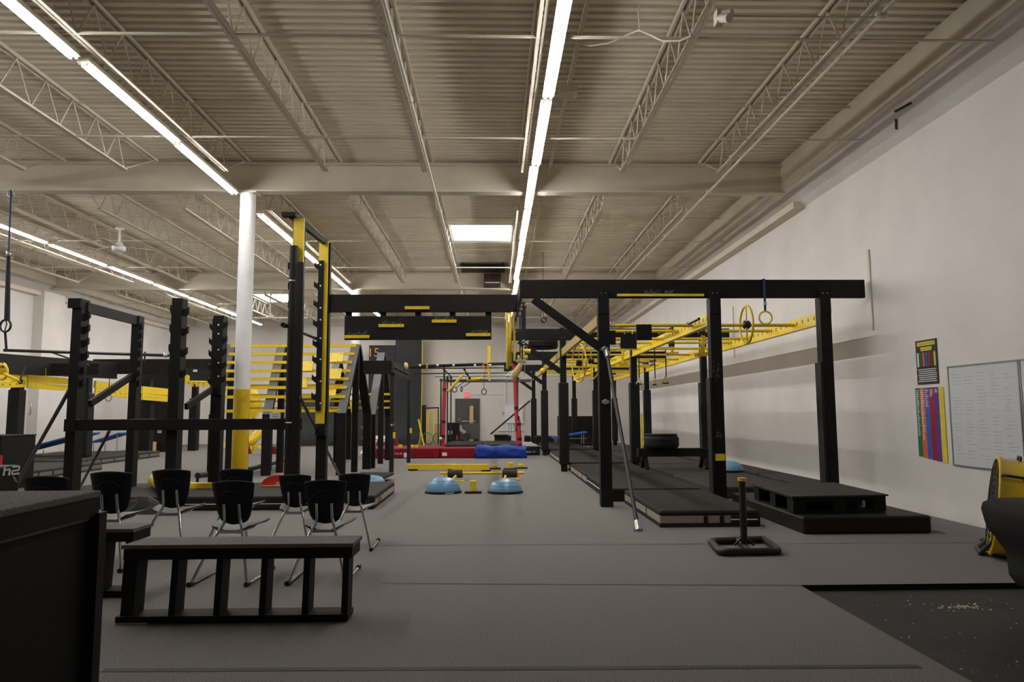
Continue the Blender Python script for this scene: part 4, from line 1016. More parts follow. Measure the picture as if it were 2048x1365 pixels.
# gymnastic pipe frame
t = thing('pipe_frame','black steel pipe frame with cross pipes above the far mats','frame',(-.5,25,0))
def pipe(par, a, b, Ya, Yb, r=.024, m_='iron', nm='pipe'):
    mb = MB(); mb.cyl(at(*a,Ya), at(*b,Yb), r, 8); return part(nm, mb, m_, par)
for a, b, Ya, Yb, r in (((818,733),(1034,725.5),24.0,24.0,.032),((818,736),(1016,729),24.1,24.1,.026),((822,737.5),(1010,736),25.0,25.0,.022),((826,748),(1040,746),25.4,25.4,.02),((870,754),(1030,753),26.0,26.0,.012),((882,761),(1062,760.5),25.6,25.6,.026),((890,764),(1062,763.5),26.6,26.6,.024),((887,738),(903,755),25.0,26.6,.022),((927,738),(940,757),25.0,26.0,.022)):
    pipe(t, a, b, Ya, Yb, r)
for px, pt, pb, Y in ((882,758,906,24.3),(888.5,738,902,24.4),(895,752,880,25.6),(902,755,850,27.0),(1035,752,890,25.0)):
    b = fl(px, 829+1.38*1450/Y); a = at(px,pt,Y); mb = MB(); mb.cyl((a.x,Y,a.z),(a.x,Y,.33 if Y > 24.7 else 0),.024 if px != 888.5 else .034,8); part('upright', mb, 'iron', t)
for p in ((882,761),(888,738),(902,755),(895,757),(929,738),(934,748),(939,757)):
    c = at(*p,25.0); mb = MB(); mb.lathe(c-Vector((0,0,.05)),[(.0,0),(.045,0),(.045,.1),(0,.1)],10); part('joint_clamp', mb, 'iron', t)
c = at(882,879,24.3); mb = MB(); mb.lathe(c-Vector((0,0,.07)),[(0,0),(.05,0),(.06,.07),(.05,.14),(0,.14)],12); part('collar', mb, 'steel', t, 'silver collar')
for a, b in (((1015,748),(1032,744)),((1012,751.5),(1024,750.5)),((1018,745),(1040,739))):
    pipe(t, a, b, 23.6, 23.6, .03, 'chrome', 'chrome_pipe')
for px in (840,875,907,950,980):
    c = at(px,731,23.96); mb = MB(); mb.cyl(c-Vector((.035,0,0)),c+Vector((.035,0,0)),.036,8); part('tape_band', mb, 'white', t, 'white tape band')
# rail stand of red padded posts
def redpost(lab, pts, Y, extra=None):
    t = thing('padded_post', lab, 'post', fl(pts[-1][0],829+1.38*1450/Y))
    a, b = at(*pts[0],Y), at(*pts[1],Y); mb = MB(); mb.cyl(a, b, .065, 14); part('foam_pad', mb, 'redpad', t)
    b2 = Vector((b.x,Y,0)); mb = MB(); mb.cyl(a+Vector((0,0,.15)), b2, .035, 8); part('steel_core', mb, 'iron', t)
    for f in (.12,.6,.82):
        c = a+(b-a)*f; mb = MB(); d = (b-a).normalized(); mb.cyl(c-d*.05,c+d*.05,.069,14); part('strap', mb, 'iron', t)
    return t
redpost('left red padded post of the far gymnastic frame', ((889,764),(886,898)), 24.4)
redpost('tall right red padded post of the far gymnastic frame', ((1027,701),(1036,895)), 24.4)
redpost('short right red padded post of the far gymnastic frame', ((1037,842),(1041,903)), 24.0)
# yellow and orange grips, rings on the frame
for i, (a, b, Y, r, lab) in enumerate((((896,783),(926,750),25.2,.05,'slanted yellow foam stick hanging on the far pipe frame'),((934,760.5),(965,757),25.2,.055,'level yellow foam stick on the far pipe frame'),((978,692),(978,741),25.42,.055,'upright yellow pole against the back wall above the pipes'),((977,730),(979,762),25.2,.035,'short yellow strap pole hanging from the far pipes'),((884,800),(893,790),24.6,.04,'little yellow tape stick beside the red padded post'))):
    p, q = at(*a,Y), at(*b,Y); mb = MB(); mb.cyl(p,q,r,10); o = mb.build('foam_stick','yellow',None,origin=(p+q)/2); tag(o,lab,'stick')
c = at(971,733,23.9); t = thing('orange_wheel','orange ring on the double pipe of the far frame','ring',c); mb = MB(); mb.ring(c,(.3,1,0),.10,.022,20,6); part('ring', mb, 'orange', t)
mb = MB(); mb.bar(c+Vector((-.04,0,.06)),c+Vector((.04,0,-.06)),.03,.03); part('clip', mb, 'iron', t)
c = at(854,734,23.9); t = thing('orange_wheel','small orange loop at the left end of the far double pipe','ring',c); mb = MB(); mb.ring(c,(1,.2,0),.10,.02,20,6); part('ring', mb, 'orange', t)
for px, py, yaw, rp, lab in ((909,780,.1,5,'left black ring swinging from the far pipe frame'),(923,779,1.2,5,'black ring seen edge-on, second from the left on the far frame'),(968,784,.5,5.5,'right black ring on a blue strap of the far frame')):
    c = at(px,py,25.3); R = rp*25.3/1450; t = thing('gym_ring', lab, 'ring', c, 'rings on the far frame')
    mb = MB(); mb.ring(c,(math.sin(yaw),math.cos(yaw),0),R,.016,20,6); part('ring', mb, 'iron', t)
    top = c+Vector(((.38,0,.30) if px < 930 else (0,0,.42))); mb = MB(); mb.tube([c+Vector((.05 if px < 930 else 0,0,R*.8)), top],.012,5); part('strap', mb, 'rope' if px < 930 else 'glove', t)
    mb = MB(); mb.tube([top, top+Vector((.05,0,.12 if px < 930 else .3))],.010,5); part('strap', mb, 'rope', t)
# diagonal prop and black bench block
t = thing('equipment_block','low black padded block with a slanting black pole beside the door','block',at(1007,880,29))
a, b = at(989,870,29), at(1022,884,29); mb = MB(); mb.box(a.x,b.x,28.7,29.3,.0,a.z-.03); part('body', mb, 'pad', t, None, .03)
mb = MB(); mb.box(a.x-.03,b.x-.12,28.65,29.3,a.z-.06,a.z); part('lid', mb, 'black2', t)
pipe(t, (981,869), (1060,802), 29, 29, .035, 'iron', 'slanting_pole')
# ------------------------------------------------------------------ back wall
YW = YB-.004
a, b = at(913,800,YW), at(957,800,YW)
mb = MB(); mb.box(a.x-.06,a.x,YW-.05,YW,0,a.z+.05); mb.box(b.x,b.x+.06,YW-.05,YW,0,a.z+.05); mb.box(a.x,b.x,YW-.05,YW,a.z,a.z+.05)
dr = struct('door_1', mb, 'darkdoor', 'dark grey steel exit door with panic bar')
mb = MB(); mb.box(a.x,b.x,YW-.03,YW-.005,.01,a.z); part('leaf', mb, 'darkdoor', dr)
c, d = at(917,843,YW), at(951,843,YW); mb = MB(); mb.box(c.x,d.x,YW-.12,YW-.07,c.z-.035,c.z+.035); mb.box(c.x,c.x+.08,YW-.12,YW-.03,c.z-.08,c.z+.12); mb.box(d.x-.06,d.x,YW-.1,YW-.03,c.z-.05,c.z+.05); part('panic_bar', mb, 'steel', dr)
a, b = at(939,812,33.8), at(946.5,858,33.8)
mb = MB(); mb.prism([(a.x,33.7,b.z-.35),(b.x,33.7,b.z-.35),(b.x,33.95,a.z),(a.x,33.95,a.z)],(0,.03,0)); t = thing('leaning_plank','raw wooden plank leaning against the exit door','plank',((a.x+b.x)/2,33.7,0)); 
mb = MB(); mb.prism([(a.x,33.45,0.0),(b.x,33.45,0.0),(b.x,34.06,a.z),(a.x,34.06,a.z)],(0,.03,0)); part('board', mb, 'wood', t)
a, b = at(929,785,YW), at(939,795,YW); t = thing('exit_sign','lit red EXIT sign above the back door','sign',((a.x+b.x)/2,YW,b.z))
mb = MB(); mb.box(a.x,b.x,YW-.06,YW,b.z,a.z); part('housing', mb, 'exit', t)
mb = MB(); mb.box(a.x-.015,b.x+.015,YW-.05,YW,a.z,a.z+.02); part('top_trim', mb, 'white', t)
text_mesh('lettering','EXIT',.19,'paper',((a.x+b.x)/2,YW-.062,(a.z+b.z)/2),(PI/2,0,0),t,.001)
def wallbox(x0, y0, x1, y1, m_, name, lab, cat, th=.08):
    a, b = at(x0,y0,YW), at(x1,y1,YW); t = thing(name, lab, cat, ((a.x+b.x)/2,YW,b.z)); mb = MB(); mb.box(a.x,b.x,YW-th,YW,b.z,a.z); part('cover', mb, m_, t, None, .01); return t, a, b
t, a, b = wallbox(1009,810,1047,847,'white','electrical_box','white electrical panel with conduits on the back wall','panel')
mb = MB(); mb.box(b.x-.25,b.x-.03,YW-.1,YW-.08,b.z+.2,a.z-.2); part('cabinet_door', mb, 'white', t)
for px in (1015,1021,1026,1031):
    p = at(px,850,YW); mb = MB(); mb.cyl((p.x,YW-.04,.3),(p.x,YW-.04,b.z),.02,8); part('conduit', mb, 'white', t)
p, q = at(997,862,YW), at(1047,862,YW); mb = MB(); mb.cyl((p.x,YW-.04,p.z),(q.x,YW-.04,p.z),.025,8); part('conduit', mb, 'white', t)
p = at(1011,790,YW); mb = MB(); mb.cyl((p.x,YW-.03,a.z),(p.x,YW-.03,3.6),.018,8); part('conduit', mb, 'white', t)
p, q = at(943,789.5,YW), at(1008,789.5,YW); mb = MB(); mb.cyl((p.x,YW-.02,p.z),(q.x,YW-.02,p.z),.012,6); o = mb.build('cable_duct','white',None,origin=p); tag(o,'thin level cable duct running right from the exit sign','duct')
t = thing('wall_hose','small coiled white cable on the back wall right of the door','cable',at(1006,825,YW)); mb = MB(); c = at(1006,822,YW-.05); mb.tube([c+Vector((.08*math.sin(i*.7)+.03*i/9,0,.25-.055*i)) for i in range(10)],.012,6); part('coil', mb, 'white', t)
mb = MB(); c = at(1009,820,YW-.05); mb.tube([c+Vector((0,0,.2)),c+Vector((.02,0,-.1)),c+Vector((-.05,0,-.2)),c+Vector((-.1,0,-.1))],.012,6); part('hook', mb, 'iron', t)
# box marked 20
a, b = at(893,846,30), at(918,888,30)
t = thing('plyo_box','black jump box marked 20 in front of the back door','box',((a.x+b.x)/2,30.3,0)); mb = MB(); mb.box(a.x,b.x,30,30.6,0,a.z); part('body', mb, 'black', t, None, .02)
p = at(899,866,29.99); text_mesh('lettering','20',.26,'paper',(p.x,29.995,p.z),(PI/2,0,0),t,.001)
mb = MB(); p = at(914,876,29.99); mb.box(p.x-.03,p.x+.03,29.985,29.999,p.z-.1,p.z+.1); part('red_tag', mb, 'red', t)
# dark cart with a pale hose
a, b = at(919,850,32), at(957,890,32)
t = thing('equipment_cart','dark equipment cart with a pale grey bent tube in front of the exit door','cart',((a.x+b.x)/2,32.3,0))
mb = MB(); mb.box(a.x,b.x,32.2,32.5,.25,.95); part('panel', mb, 'darkdoor', t)
mb = MB(); mb.tube([(a.x,32.1,.1),(a.x,32.1,1.0),(a.x+.08,32.1,1.08)],.02,6); part('frame_tube', mb, 'iron', t)
mb = MB(); mb.tube([at(920,851,32.0),at(922,860,32.0),at(928,866,32.0),at(932,864,32.0)],[.05,.08,.09,.08],10); part('bent_tube', mb, 'clothgrey', t, 'pale grey bent tube')
mb = MB(); mb.tube([at(935,868,32.0),at(934,885,32.0)],[.09,.11],10); part('grey_roll', mb, 'matgrey', t)
for x in (a.x+.1,b.x-.1):
    mb = MB(); mb.cyl((x,32.2,.12),(x,32.5,.12),.12,14); part('wheel', mb, 'tire', t)
# warped wall of slate plywood
t = thing('warped_wall','tall dark curved climbing wall with yellow edge against the back wall','climbing wall',(-4.5,33,0))
def curve(h): return [(31.7,0),(32.25,.06),(32.7,.28),(33.0,.7),(33.2,1.3),(33.33,2.2),(33.40,h)]
for x0, x1, h, yel in ((-4.53,-3.32,4.95,True),(-5.74,-4.55,4.52,False),(-9.2,-5.76,2.3,False)):
    c = curve(h); mb = MB(); vs = []; fs = []
    for (y, z) in c: vs += [(x0,y,z),(x1,y,z)]
    for i in range(len(c)-1): fs.append((2*i,2*i+1,2*i+3,2*i+2))
    mb.add(vs, fs, True); part('ramp_sheet', mb, 'slate', t, None)
    if yel:
        mb = MB(); mb.prism([(x1-.02,y+.004,z) for y, z in c]+[(x1-.02,33.75,h),(x1-.02,33.75,0)],(.04,0,0)); part('side_frame', mb, 'yellow', t, 'yellow painted side')
    else:
        mb = MB(); mb.prism([(x1-.02,y+.006,z) for y, z in c]+[(x1-.02,33.75,h),(x1-.02,33.75,0)],(.02,0,0)); part('side_frame', mb, 'black', t)
p = at(746.5,706,33.30); text_mesh('lettering','15',.56,'orange',(p.x,33.36,p.z),(PI/2,0,0),t,.004)
# wooden cross on the dark wall
c = at(731,866,18.68); t = thing('wooden_cross','little raw wooden cross hanging in front of the dark curved wall','cross',c)
for s in (-1,1):
    mb = MB(); mb.bar(c+Vector((-.09*s,.02*s,-.16)),c+Vector((.09*s,.02*s,.16)),.05,.04); part('stick', mb, 'wood', t)
mb = MB(); mb.bar(c+Vector((.02,.02,.02)),(-3.18,18.72,c.z+.12),.03,.03); part('stick', mb, 'wood', t)
# tools by the curved wall
t = thing('weight_rack','black rail with yellow poles and green hoops left of the exit door','rack',at(865,885,32))
a, b = at(849,817,32), at(878,816,32); mb = MB(); mb.cyl(a,b,.03,8); part('rail', mb, 'iron', t)
for x in (a.x+.03,b.x-.03):
    mb = MB(); mb.cyl((x,32,0),(x,32,a.z),.025,8); part('upright', mb, 'iron', t)
for px, pb, r in ((854,884,.03),(858,887,.02),(868,886,.03),(873,850,.015)):
    p, q = at(px,820,31.9), at(px,pb,31.9); mb = MB(); mb.cyl((p.x,31.9,p.z),(p.x,31.9,max(.02,q.z)),r,8); part('pole', mb, 'yellow', t)
for px in (855,877):
    c = at(px,883,31.7); mb = MB(); mb.ring((c.x,31.7,.29),(.35,1,0),.25,.025,22,6); part('hoop', mb, 'green', t)
a, b = at(866,848,32.3), at(884,888,32.3); mb = MB(); mb.box(a.x,b.x,32.3,32.33,0,a.z); o = mb.build('plywood_sheet','wood',None,origin=(a.x,32.3,0)); tag(o,'raw plywood sheet standing behind the yellow poles','sheet')
a, b = at(844,811,32.6), at(852,888,32.6); mb = MB(); mb.box(a.x,b.x,32.55,32.7,0,a.z); o = mb.build('black_post','pad',None,origin=(a.x,32.55,0)); tag(o,'black padded post standing beside the curved wall','post')
a, b = at(837,839,31.3), at(848,884,31.3); mb = MB(); mb.cyl(a,(b.x,31.3,.03),.035,8); o = mb.build('leaning_pole','yellow',None,origin=(b.x,31.3,0)); tag(o,'yellow pole leaning on the yellow edge of the curved wall','pole')
# dark sheets and rolls at the far end of the right rig
a, b = at(1115,833,31.5), at(1190,885,31.5); t = thing('black_board','big black board standing at the far end of the right rig','board',((a.x+b.x)/2,31.5,0)); mb = MB(); mb.box(a.x,b.x,31.5,31.6,0,a.z); part('sheet', mb, 'pad', t)
mb = MB(); mb.box(b.x-.1,b.x,31.6,31.9,0,.1); part('foot', mb, 'black', t)
for px0, px1, py, Y, lab in ((1049,1062,872,29.5,'left of the black foam blocks near the far right posts'),(1069,1083,872,29.5,'middle of the black foam blocks near the far right posts'),(1090,1115,873,29.7,'right long black foam block near the far right posts'),(1160,1190,873,31.0,'black foam block in front of the big black board')):
    a, b = at(px0,py,Y), at(px1,py,Y); t = thing('foam_block', lab, 'block', ((a.x+b.x)/2,Y,0)); mb = MB(); mb.box(a.x,b.x,Y,Y+.5,0.0,a.z); part('body', mb, 'pad', t, None, .06)
    mb = MB(); mb.box(a.x+.02,b.x-.02,Y-.012,Y,.06,.12); part('seam_strip', mb, 'matgrey', t)
def mini_tramp(c, w, d, h0, h1, lab, rz=0):
    t = thing('mini_trampoline', lab, 'trampoline', c, None, rz); x, y, z = c
    mb = MB(); mb.prism([(-w/2,-d/2,h0),(w/2,-d/2,h1),(w/2,d/2,h1),(-w/2,d/2,h0)],(0,0,.045)); o = mb.build('pad_frame','bluepad',t)
    mb = MB(); mb.prism([(-w*.36,-d*.36,h0+(h1-h0)*.14+.046),(w*.36,-d*.36,h0+(h1-h0)*.86+.046),(w*.36,d*.36,h0+(h1-h0)*.86+.046),(-w*.36,d*.36,h0+(h1-h0)*.14+.046)],(0,0,.004)); mb.build('bed','bluepad',t)
    mb = MB(); mb.box(-w/2+.01,w/2-.01,-d/2+.01,-d/2+.02,min(h0,h1)-.01,min(h0,h1)); mb.build('rim','white',t)
    for sx, h in ((-.4,h0),(.4,h1)):
        for sy in (-.4,.4):
            mb = MB(); mb.tube([(w*sx,d*sy,h),(w*sx,d*sy,0)],.018,6); mb.build('leg','steel',t)
    return t
c = at(1138,874,28.0); mini_tramp((c.x,28.0,.2),1.3,.9,.22,.42,'blue mini trampoline at the far end of the right rig')
# tall yellow corner piece by the second post row
a, b = at(1281,828,20.3), at(1287,880,20.3); t = thing('yellow_corner','yellow upright board with a foot beside the padded middle post','board',(a.x,20.3,.19))
mb = MB(); mb.box(a.x,a.x+.05,20.3,20.5,.2,a.z); part('upright', mb, 'yellow', t)
mb = MB(); p = at(1289,868,20.3); mb.box(a.x,p.x,20.29,20.5,.2,.36); part('foot', mb, 'yellow', t)
# ================================================================== TALL BLACK AND YELLOW BAR LADDERS (left half)
YA, YB2 = 10.6, 12.2
def tooth_plate(par, X, Y, sgn, zs, s=.075, th=.05, z0=None, z1=None, m_='black'):
    """row of hooked teeth pointing sgn along X"""
    if z0 is not None:
        mb = MB(); mb.box(min(X,X+sgn*.035),max(X,X+sgn*.035),Y-.07,Y-.07+th,z0,z1); pl = part('tooth_plate', mb, m_, par)
    for z in zs:
        mb = MB(); x = X+sgn*.03*(z0 is not None)
        mb.prism([(x,Y-.07,z-.06),(x,Y-.07,z+.055),(x+sgn*s*.45,Y-.07,z+.045),(x+sgn*s,Y-.07,z+.085),(x+sgn*s*1.02,Y-.07,z-.005)],(0,th,0)); part('hook_tooth', mb, m_, par)
def zpx(px, py, Y): return at(px,py,Y).z
# black ladder, far left (posts L1, L2) and second black ladder (L3, L4)
lab = thing('bar_ladder','black timber bar ladder frame farthest left, with hooked teeth on both posts','climbing ladder',(-6.05,11.4,0))
def post(par, x0, x1, ytop, Y, dep=.16, m_='black', nm='post', zb=.202):
    a, b = at(x0,ytop,Y).x, at(x1,ytop,Y).x; z = at(x0,ytop,Y).z; mb = MB(); mb.box(a,b,Y-.02,Y+dep,zb,z); part(nm, mb, m_, par, None, .005); return a, b, z
a, b, z1_ = post(lab,147,166,598,YA,.20)
mb = MB(); mb.box(a-.05,b,YA-.05,YA+.0,z1_-.14,z1_); part('post_cap', mb, 'black', lab)
tooth_plate(lab, b, YA+.10, 1, [zpx(175,p,YA) for p in (634,660,687,714)], .085)
tooth_plate(lab, b, YA+.10, 1, [zpx(175,p,YA) for p in (742,768)], .05)
a2, b2, z2_ = post(lab,265,280,632,YB2,.16)
tooth_plate(lab, b2, YB2+.06, 1, [zpx(285,p,YB2) for p in (655,672,690,708,728,748,768)], .045)
mb = MB(); mb.box(b-.02,b+.03,YA+.1,YB2+.1,z1_-.19,z1_-.04); part('header', mb, 'black2', lab)
lab2 = thing('bar_ladder','second black timber bar ladder frame, just left of the white column','climbing ladder',(-4.55,11.4,0))
a, b, z1_ = post(lab2,345,366,597,YA,.18)
tooth_plate(lab2, b, YA+.10, 1, [zpx(372,p,YA) for p in (625,664,706,748)], .07)
tooth_plate(lab2, a, YA+.05, -1, [zpx(345,p,YA) for p in (622,660,700,742)], .02)
a, b, z2_ = post(lab2,428,449,632,YB2,.16)
mb = MB(); mb.box(a,b,YB2-.055,YB2-.02,zpx(430,790,YB2),z2_-.05); part('tooth_plate', mb, 'black', lab2)
for p in (652,682,706,733,760):
    tooth_plate(lab2, b, YB2+.02, 1, [zpx(450,p,YB2)], .065); tooth_plate(lab2, a, YB2+.02, -1, [zpx(426,p+4,YB2)], .05)
for p in (650,668,700,726,753):
    c = at(437,p,YB2-.056); mb = MB(); mb.cyl(c-Vector((0,.006,0)),c,.014,8); part('bolt', mb, 'white', lab2)
mb = MB(); mb.bar(at(428,777,YB2),at(372,814,YA+.4),.05,.09); part('brace', mb, 'black', lab2)
mb = MB(); mb.bar(at(265,752,YB2),at(180,808,YA+.5),.06,.10); part('brace', mb, 'black', lab)
# low rail joining the ladders
ZR0, ZR1 = zpx(300,861,YA), zpx(300,839,YA)
t = thing('low_rail','long low black rail running across in front of the three bar ladders','rail',(-4.6,YA-.1,ZR0))
mb = MB(); mb.box(at(131,850,YA-.09).x,at(603,850,YA-.09).x,YA-.10,YA-.03,ZR0,ZR1); part('rail_board', mb, 'black', t, None, .005)
mb = MB(); mb.box(at(131,850,YA-.09).x,at(152,850,YA-.09).x,YA-.13,YA-.1,ZR0-.01,ZR1+.005); part('end_block', mb, 'black', t)
for px, w in ((147,.11),(293,.25),(246,.06),(265,.07)):
    x = at(px,840,YA-.08).x; mb = MB(); mb.box(x-w/2,x+w/2,YA-.085,YA-.04,ZR1,ZR1+.004); part('bare_edge', mb, 'wood', t, 'chipped bare wood edge')
mb = MB(); x0 = at(606,850,YA+.1).x; mb.box(x0,at(633,858,YB2).x,YB2-.1,YB2-.04,zpx(620,871,YB2),zpx(620,848,YB2)); part('rail_board', mb, 'black', t)
# little white notice standing on the rail
a, b = at(540,826,YA-.06), at(561,839,YA-.06)
t = thing('rail_notice','small white notice with two dark lines standing on the low black rail','notice',(a.x,YA-.06,ZR1)); mb = MB(); mb.box(a.x,b.x,YA-.07,YA-.06,ZR1+.001,a.z); part('card', mb, 'paper', t)
for f in (.62,.25):
    mb = MB()
    for i in range(5):
        x = a.x+(b.x-a.x)*(.22+.12*i); mb.box(x,x+.009,YA-.0712,YA-.07,ZR1+(a.z-ZR1)*f,ZR1+(a.z-ZR1)*(f+.16))
    part('text_line', mb, 'pblack', t)['kind'] = 'stuff'
# yellow ladder
yl = thing('bar_ladder','tall yellow and black bar ladder rising above everything right of the white column','climbing ladder',(-2.85,11.4,0))
x0, x1 = at(588,440,YA).x, at(609,440,YA).x; zt = zpx(597,437,YA); zb = zpx(597,856,YA)
mb = MB(); mb.box(x0,x1,YA-.02,YA+.02,zb,zt); part('yellow_board', mb, 'yellow', yl, None, .003)
mb = MB(); mb.box(x0-.02,x1-.015,YA+.021,YA+.14,.202,zt-.02); part('post', mb, 'black', yl)
mb = MB(); mb.box(at(580,900,YA-.14).x,at(598,900,YA-.14).x,YA-.14,YA-.025,.202,zpx(590,500,YA)-.2); part('front_post', mb, 'pad', yl, None, .03)
c0, c1 = at(592,505,YA-.08), at(590,955,YA-.08)
mb = MB(); mb.cyl((at(588,500,YA-.08).x,YA-.08,zpx(588,495,YA)),(at(588,500,YA-.08).x,YA-.08,.21),.062,16); part('padded_tube', mb, 'pad', yl, 'round black padded tube')
for py in (563,846):
    c = at(588,py,YA-.08); mb = MB(); mb.lathe((at(588,500,YA-.08).x,YA-.08,c.z-.012),[(.0,0),(.068,0),(.068,.024),(0,.024)],18); part('clamp_band', mb, 'steel', yl)
# its toothed edge, seen edge-on at the left
for py in (535,575,612,650,690,728,765,802):
    z = zpx(583,py,YA); x = at(583,py,YA).x; mb = MB(); mb.box(x-.02,x+.02,YA-.12,YA-.05,z-.05,z+.05); part('hook_tooth', mb, 'black', yl)
x0, x1 = at(639,490,YB2).x, at(657,490,YB2).x; zt2 = zpx(650,483,YB2); zb2 = zpx(650,855,YB2)
mb = MB(); mb.box(x0,x1,YB2-.02,YB2+.02,zb2,zt2); part('yellow_board', mb, 'yellow', yl, None, .003)
mb = MB(); mb.box(at(632,840,YB2).x,x1,YB2-.019,YB2+.019,zb2,zpx(645,818,YB2)); part('yellow_gusset', mb, 'yellow', yl)
mb = MB(); mb.box(x0+.03,x1+.03,YB2+.021,YB2+.14,.202,zt2-.02); part('post', mb, 'black', yl)
mb = MB(); mb.box(at(632,900,YB2).x,at(652,900,YB2).x,YB2-.02,YB2+.02,.202,zb2-.003); part('lower_post', mb, 'black', yl)
xp0, xp1 = at(636,600,YB2-.05).x, at(646,600,YB2-.05).x
mb = MB(); mb.box(xp0,xp1,YB2-.07,YB2-.022,zpx(640,822,YB2),zpx(640,523,YB2)); part('tooth_plate', mb, 'black', yl)
for py in (535,574,611,650,690,722,760,796):
    tooth_plate(yl, xp0, YB2, -1, [zpx(633,py,YB2)], .07, .048)
for py in (530,572,616,640,677,719,763,807):
    c = at(641,py,YB2-.071); mb = MB(); mb.cyl(c-Vector((0,.006,0)),c,.014,8); part('bolt', mb, 'white', yl)
mb = MB(); mb.bar((x0-.02,YA-.08,zt-.02+.05),(x1-.06,YB2+.15,zt-.02+.05),.07,.09); part('header', mb, 'black', yl)
mb = MB(); mb.box(x0-.14,x0+.06,YA-.14,YA-.02,zt+.0,zt+.06); part('header_cap', mb, 'black', yl)
# salmon bar resting in the teeth
p, q = at(566,650,YA-.2), at(633,678,YB2+.1)
mb = MB(); mb.cyl(p,q,.022,10); t = thing('climbing_bar','dark steel climbing bar resting in the teeth of the yellow ladder','bar',(p+q)/2); part('bar', mb, 'iron', t)
mb = MB(); mb.cyl(p,p+(q-p)*.06,.036,10); part('end_grip', mb, 'pad', t)
mb = MB(); mb.cyl(q-(q-p)*.06,q,.03,10); part('end_grip', mb, 'pad', t)
# props down to the floor
for nm, a, Y0, b, r, lb in (('prop_pole',(138,782),YA,(22,990),.028,'black prop pole from the far left ladder down towards the tall box'),('prop_pole',(219,862),YA+.3,(156,985),.022,'thin black prop pole behind the low rail'),('prop_pole',(601,796),YA-.14,(681,958),.026,'black prop pole from the yellow ladder down to the right')):
    p = at(*a,Y0); q = fl(*b); 
    mb = MB(); mb.cyl(p,Vector((q.x,q.y,.02)),r,10); t = thing(nm, lb, 'pole', (q.x,q.y,0)); part('tube', mb, 'iron', t)
    mb = MB(); mb.lathe((q.x,q.y,0),[(.0,0),(.05,0),(.04,.03),(0,.03)],12); part('foot', mb, 'steel', t)

# ================================================================== A-FRAME CLIMBERS
def aframe(nm_label, Xn, Xf, Yn, Yf, za, zk, posts=True, mid=None, wd=.20):
    t = thing('a_frame', nm_label, 'frame', ((Xn+Xf)/2,(Yn+Yf)/2,0)); Ym = (Yn+Yf)/2; Xm = (Xn+Xf)/2
    for (X, Y, s) in ((Xn,Yn,1),(Xf,Yf,-1)):
        mb = MB(); mb.box(X-wd/2,X+wd/2,Y-.06,Y+.06,0,zk+.03); part('leg', mb, 'black', t, None, .005)
        a = Vector((X,Y,zk)); b = Vector((Xm,Ym-s*.06,za)); n = (b-a).normalized(); sd = Vector((1,0,0)); u = sd.cross(n).normalized()
        if u.y*s > 0: u = -u
        mb = MB(); mb.bar(a,b,wd,.09,u); part('slanted_board', mb, 'black', t)
        mb = MB(); mb.bar(a+u*.05,b+u*.05,wd,.006,u); part('grip_sheet', mb, 'greywood', t, 'grey grip sheet')
    if mid is not None:
        mb = MB(); mb.box(Xm-.07,Xm+.07,Ym-.06,Ym+.06,0,za-.05); part('centre_post', mb, 'black', t, None, .005)
    return t
aframe('front right black A-frame with grey grip boards beside the yellow panels', -3.47,-3.19,16.7,18.45,3.03,1.37,mid=1)
aframe('rear right black A-frame with grey grip boards, by the black bar rack', -3.14,-3.16,18.8,22.0,3.05,1.33,mid=1)
aframe('middle black A-frame, its grey slope seen left of the yellow ladder', -5.15,-5.05,16.7,18.45,3.03,1.35,mid=1)
aframe('left black A-frame partly hidden by the white column', -6.35,-6.25,16.7,18.45,3.03,1.35,mid=1)
aframe('rear left black A-frame behind the yellow rungs', -4.46,-4.48,19.2,22.5,2.9,1.35,mid=1)
# rungs on the front slope
rungs = []
for i, py in enumerate((692,708.5,725,742,758.5,775.5,794,822)):
    Y = 17.45-.105*i; z = zpx(640,py,Y); xr = at((708,705,700,697,693,690,686,677)[i],py,Y).x+.05
    x0 = -6.38 if i > 2 else -6.30
    mb = MB(); mb.box(x0,xr,Y-.03,Y+.03,z-.033,z+.033); o = mb.build('yellow_rung','yellow',None,0,(x0,Y,z)); tag(o,'%s yellow rung from the top of the front A-frame slope' % ORD[i],'rung','yellow rungs of the front A-frame climber')
for i, py in enumerate((757,771,790,803,816)):
    Y = 18.1+.1*i; z = zpx(640,py,Y); mb = MB(); mb.box(-6.2,-3.2,Y-.025,Y+.025,z-.025,z+.025); o = mb.build('yellow_rung','yellow',None,0,(-6.2,Y,z)); tag(o,'%s yellow rung from the top of the rear slope, behind the front rungs' % ORD[i],'rung','yellow rungs of the rear slope')
for i, py in enumerate((789,803,816)):
    Y = 21.2+.25*i; z = zpx(750,py,Y); mb = MB(); mb.box(-4.45,-3.02,Y-.03,Y+.03,z-.03,z+.03); o = mb.build('yellow_rung','yellow',None,0,(-4.45,Y,z)); tag(o,'%s short yellow rung from the top between the rear A-frames' % ORD[i],'rung','short yellow rungs between the rear A-frames')
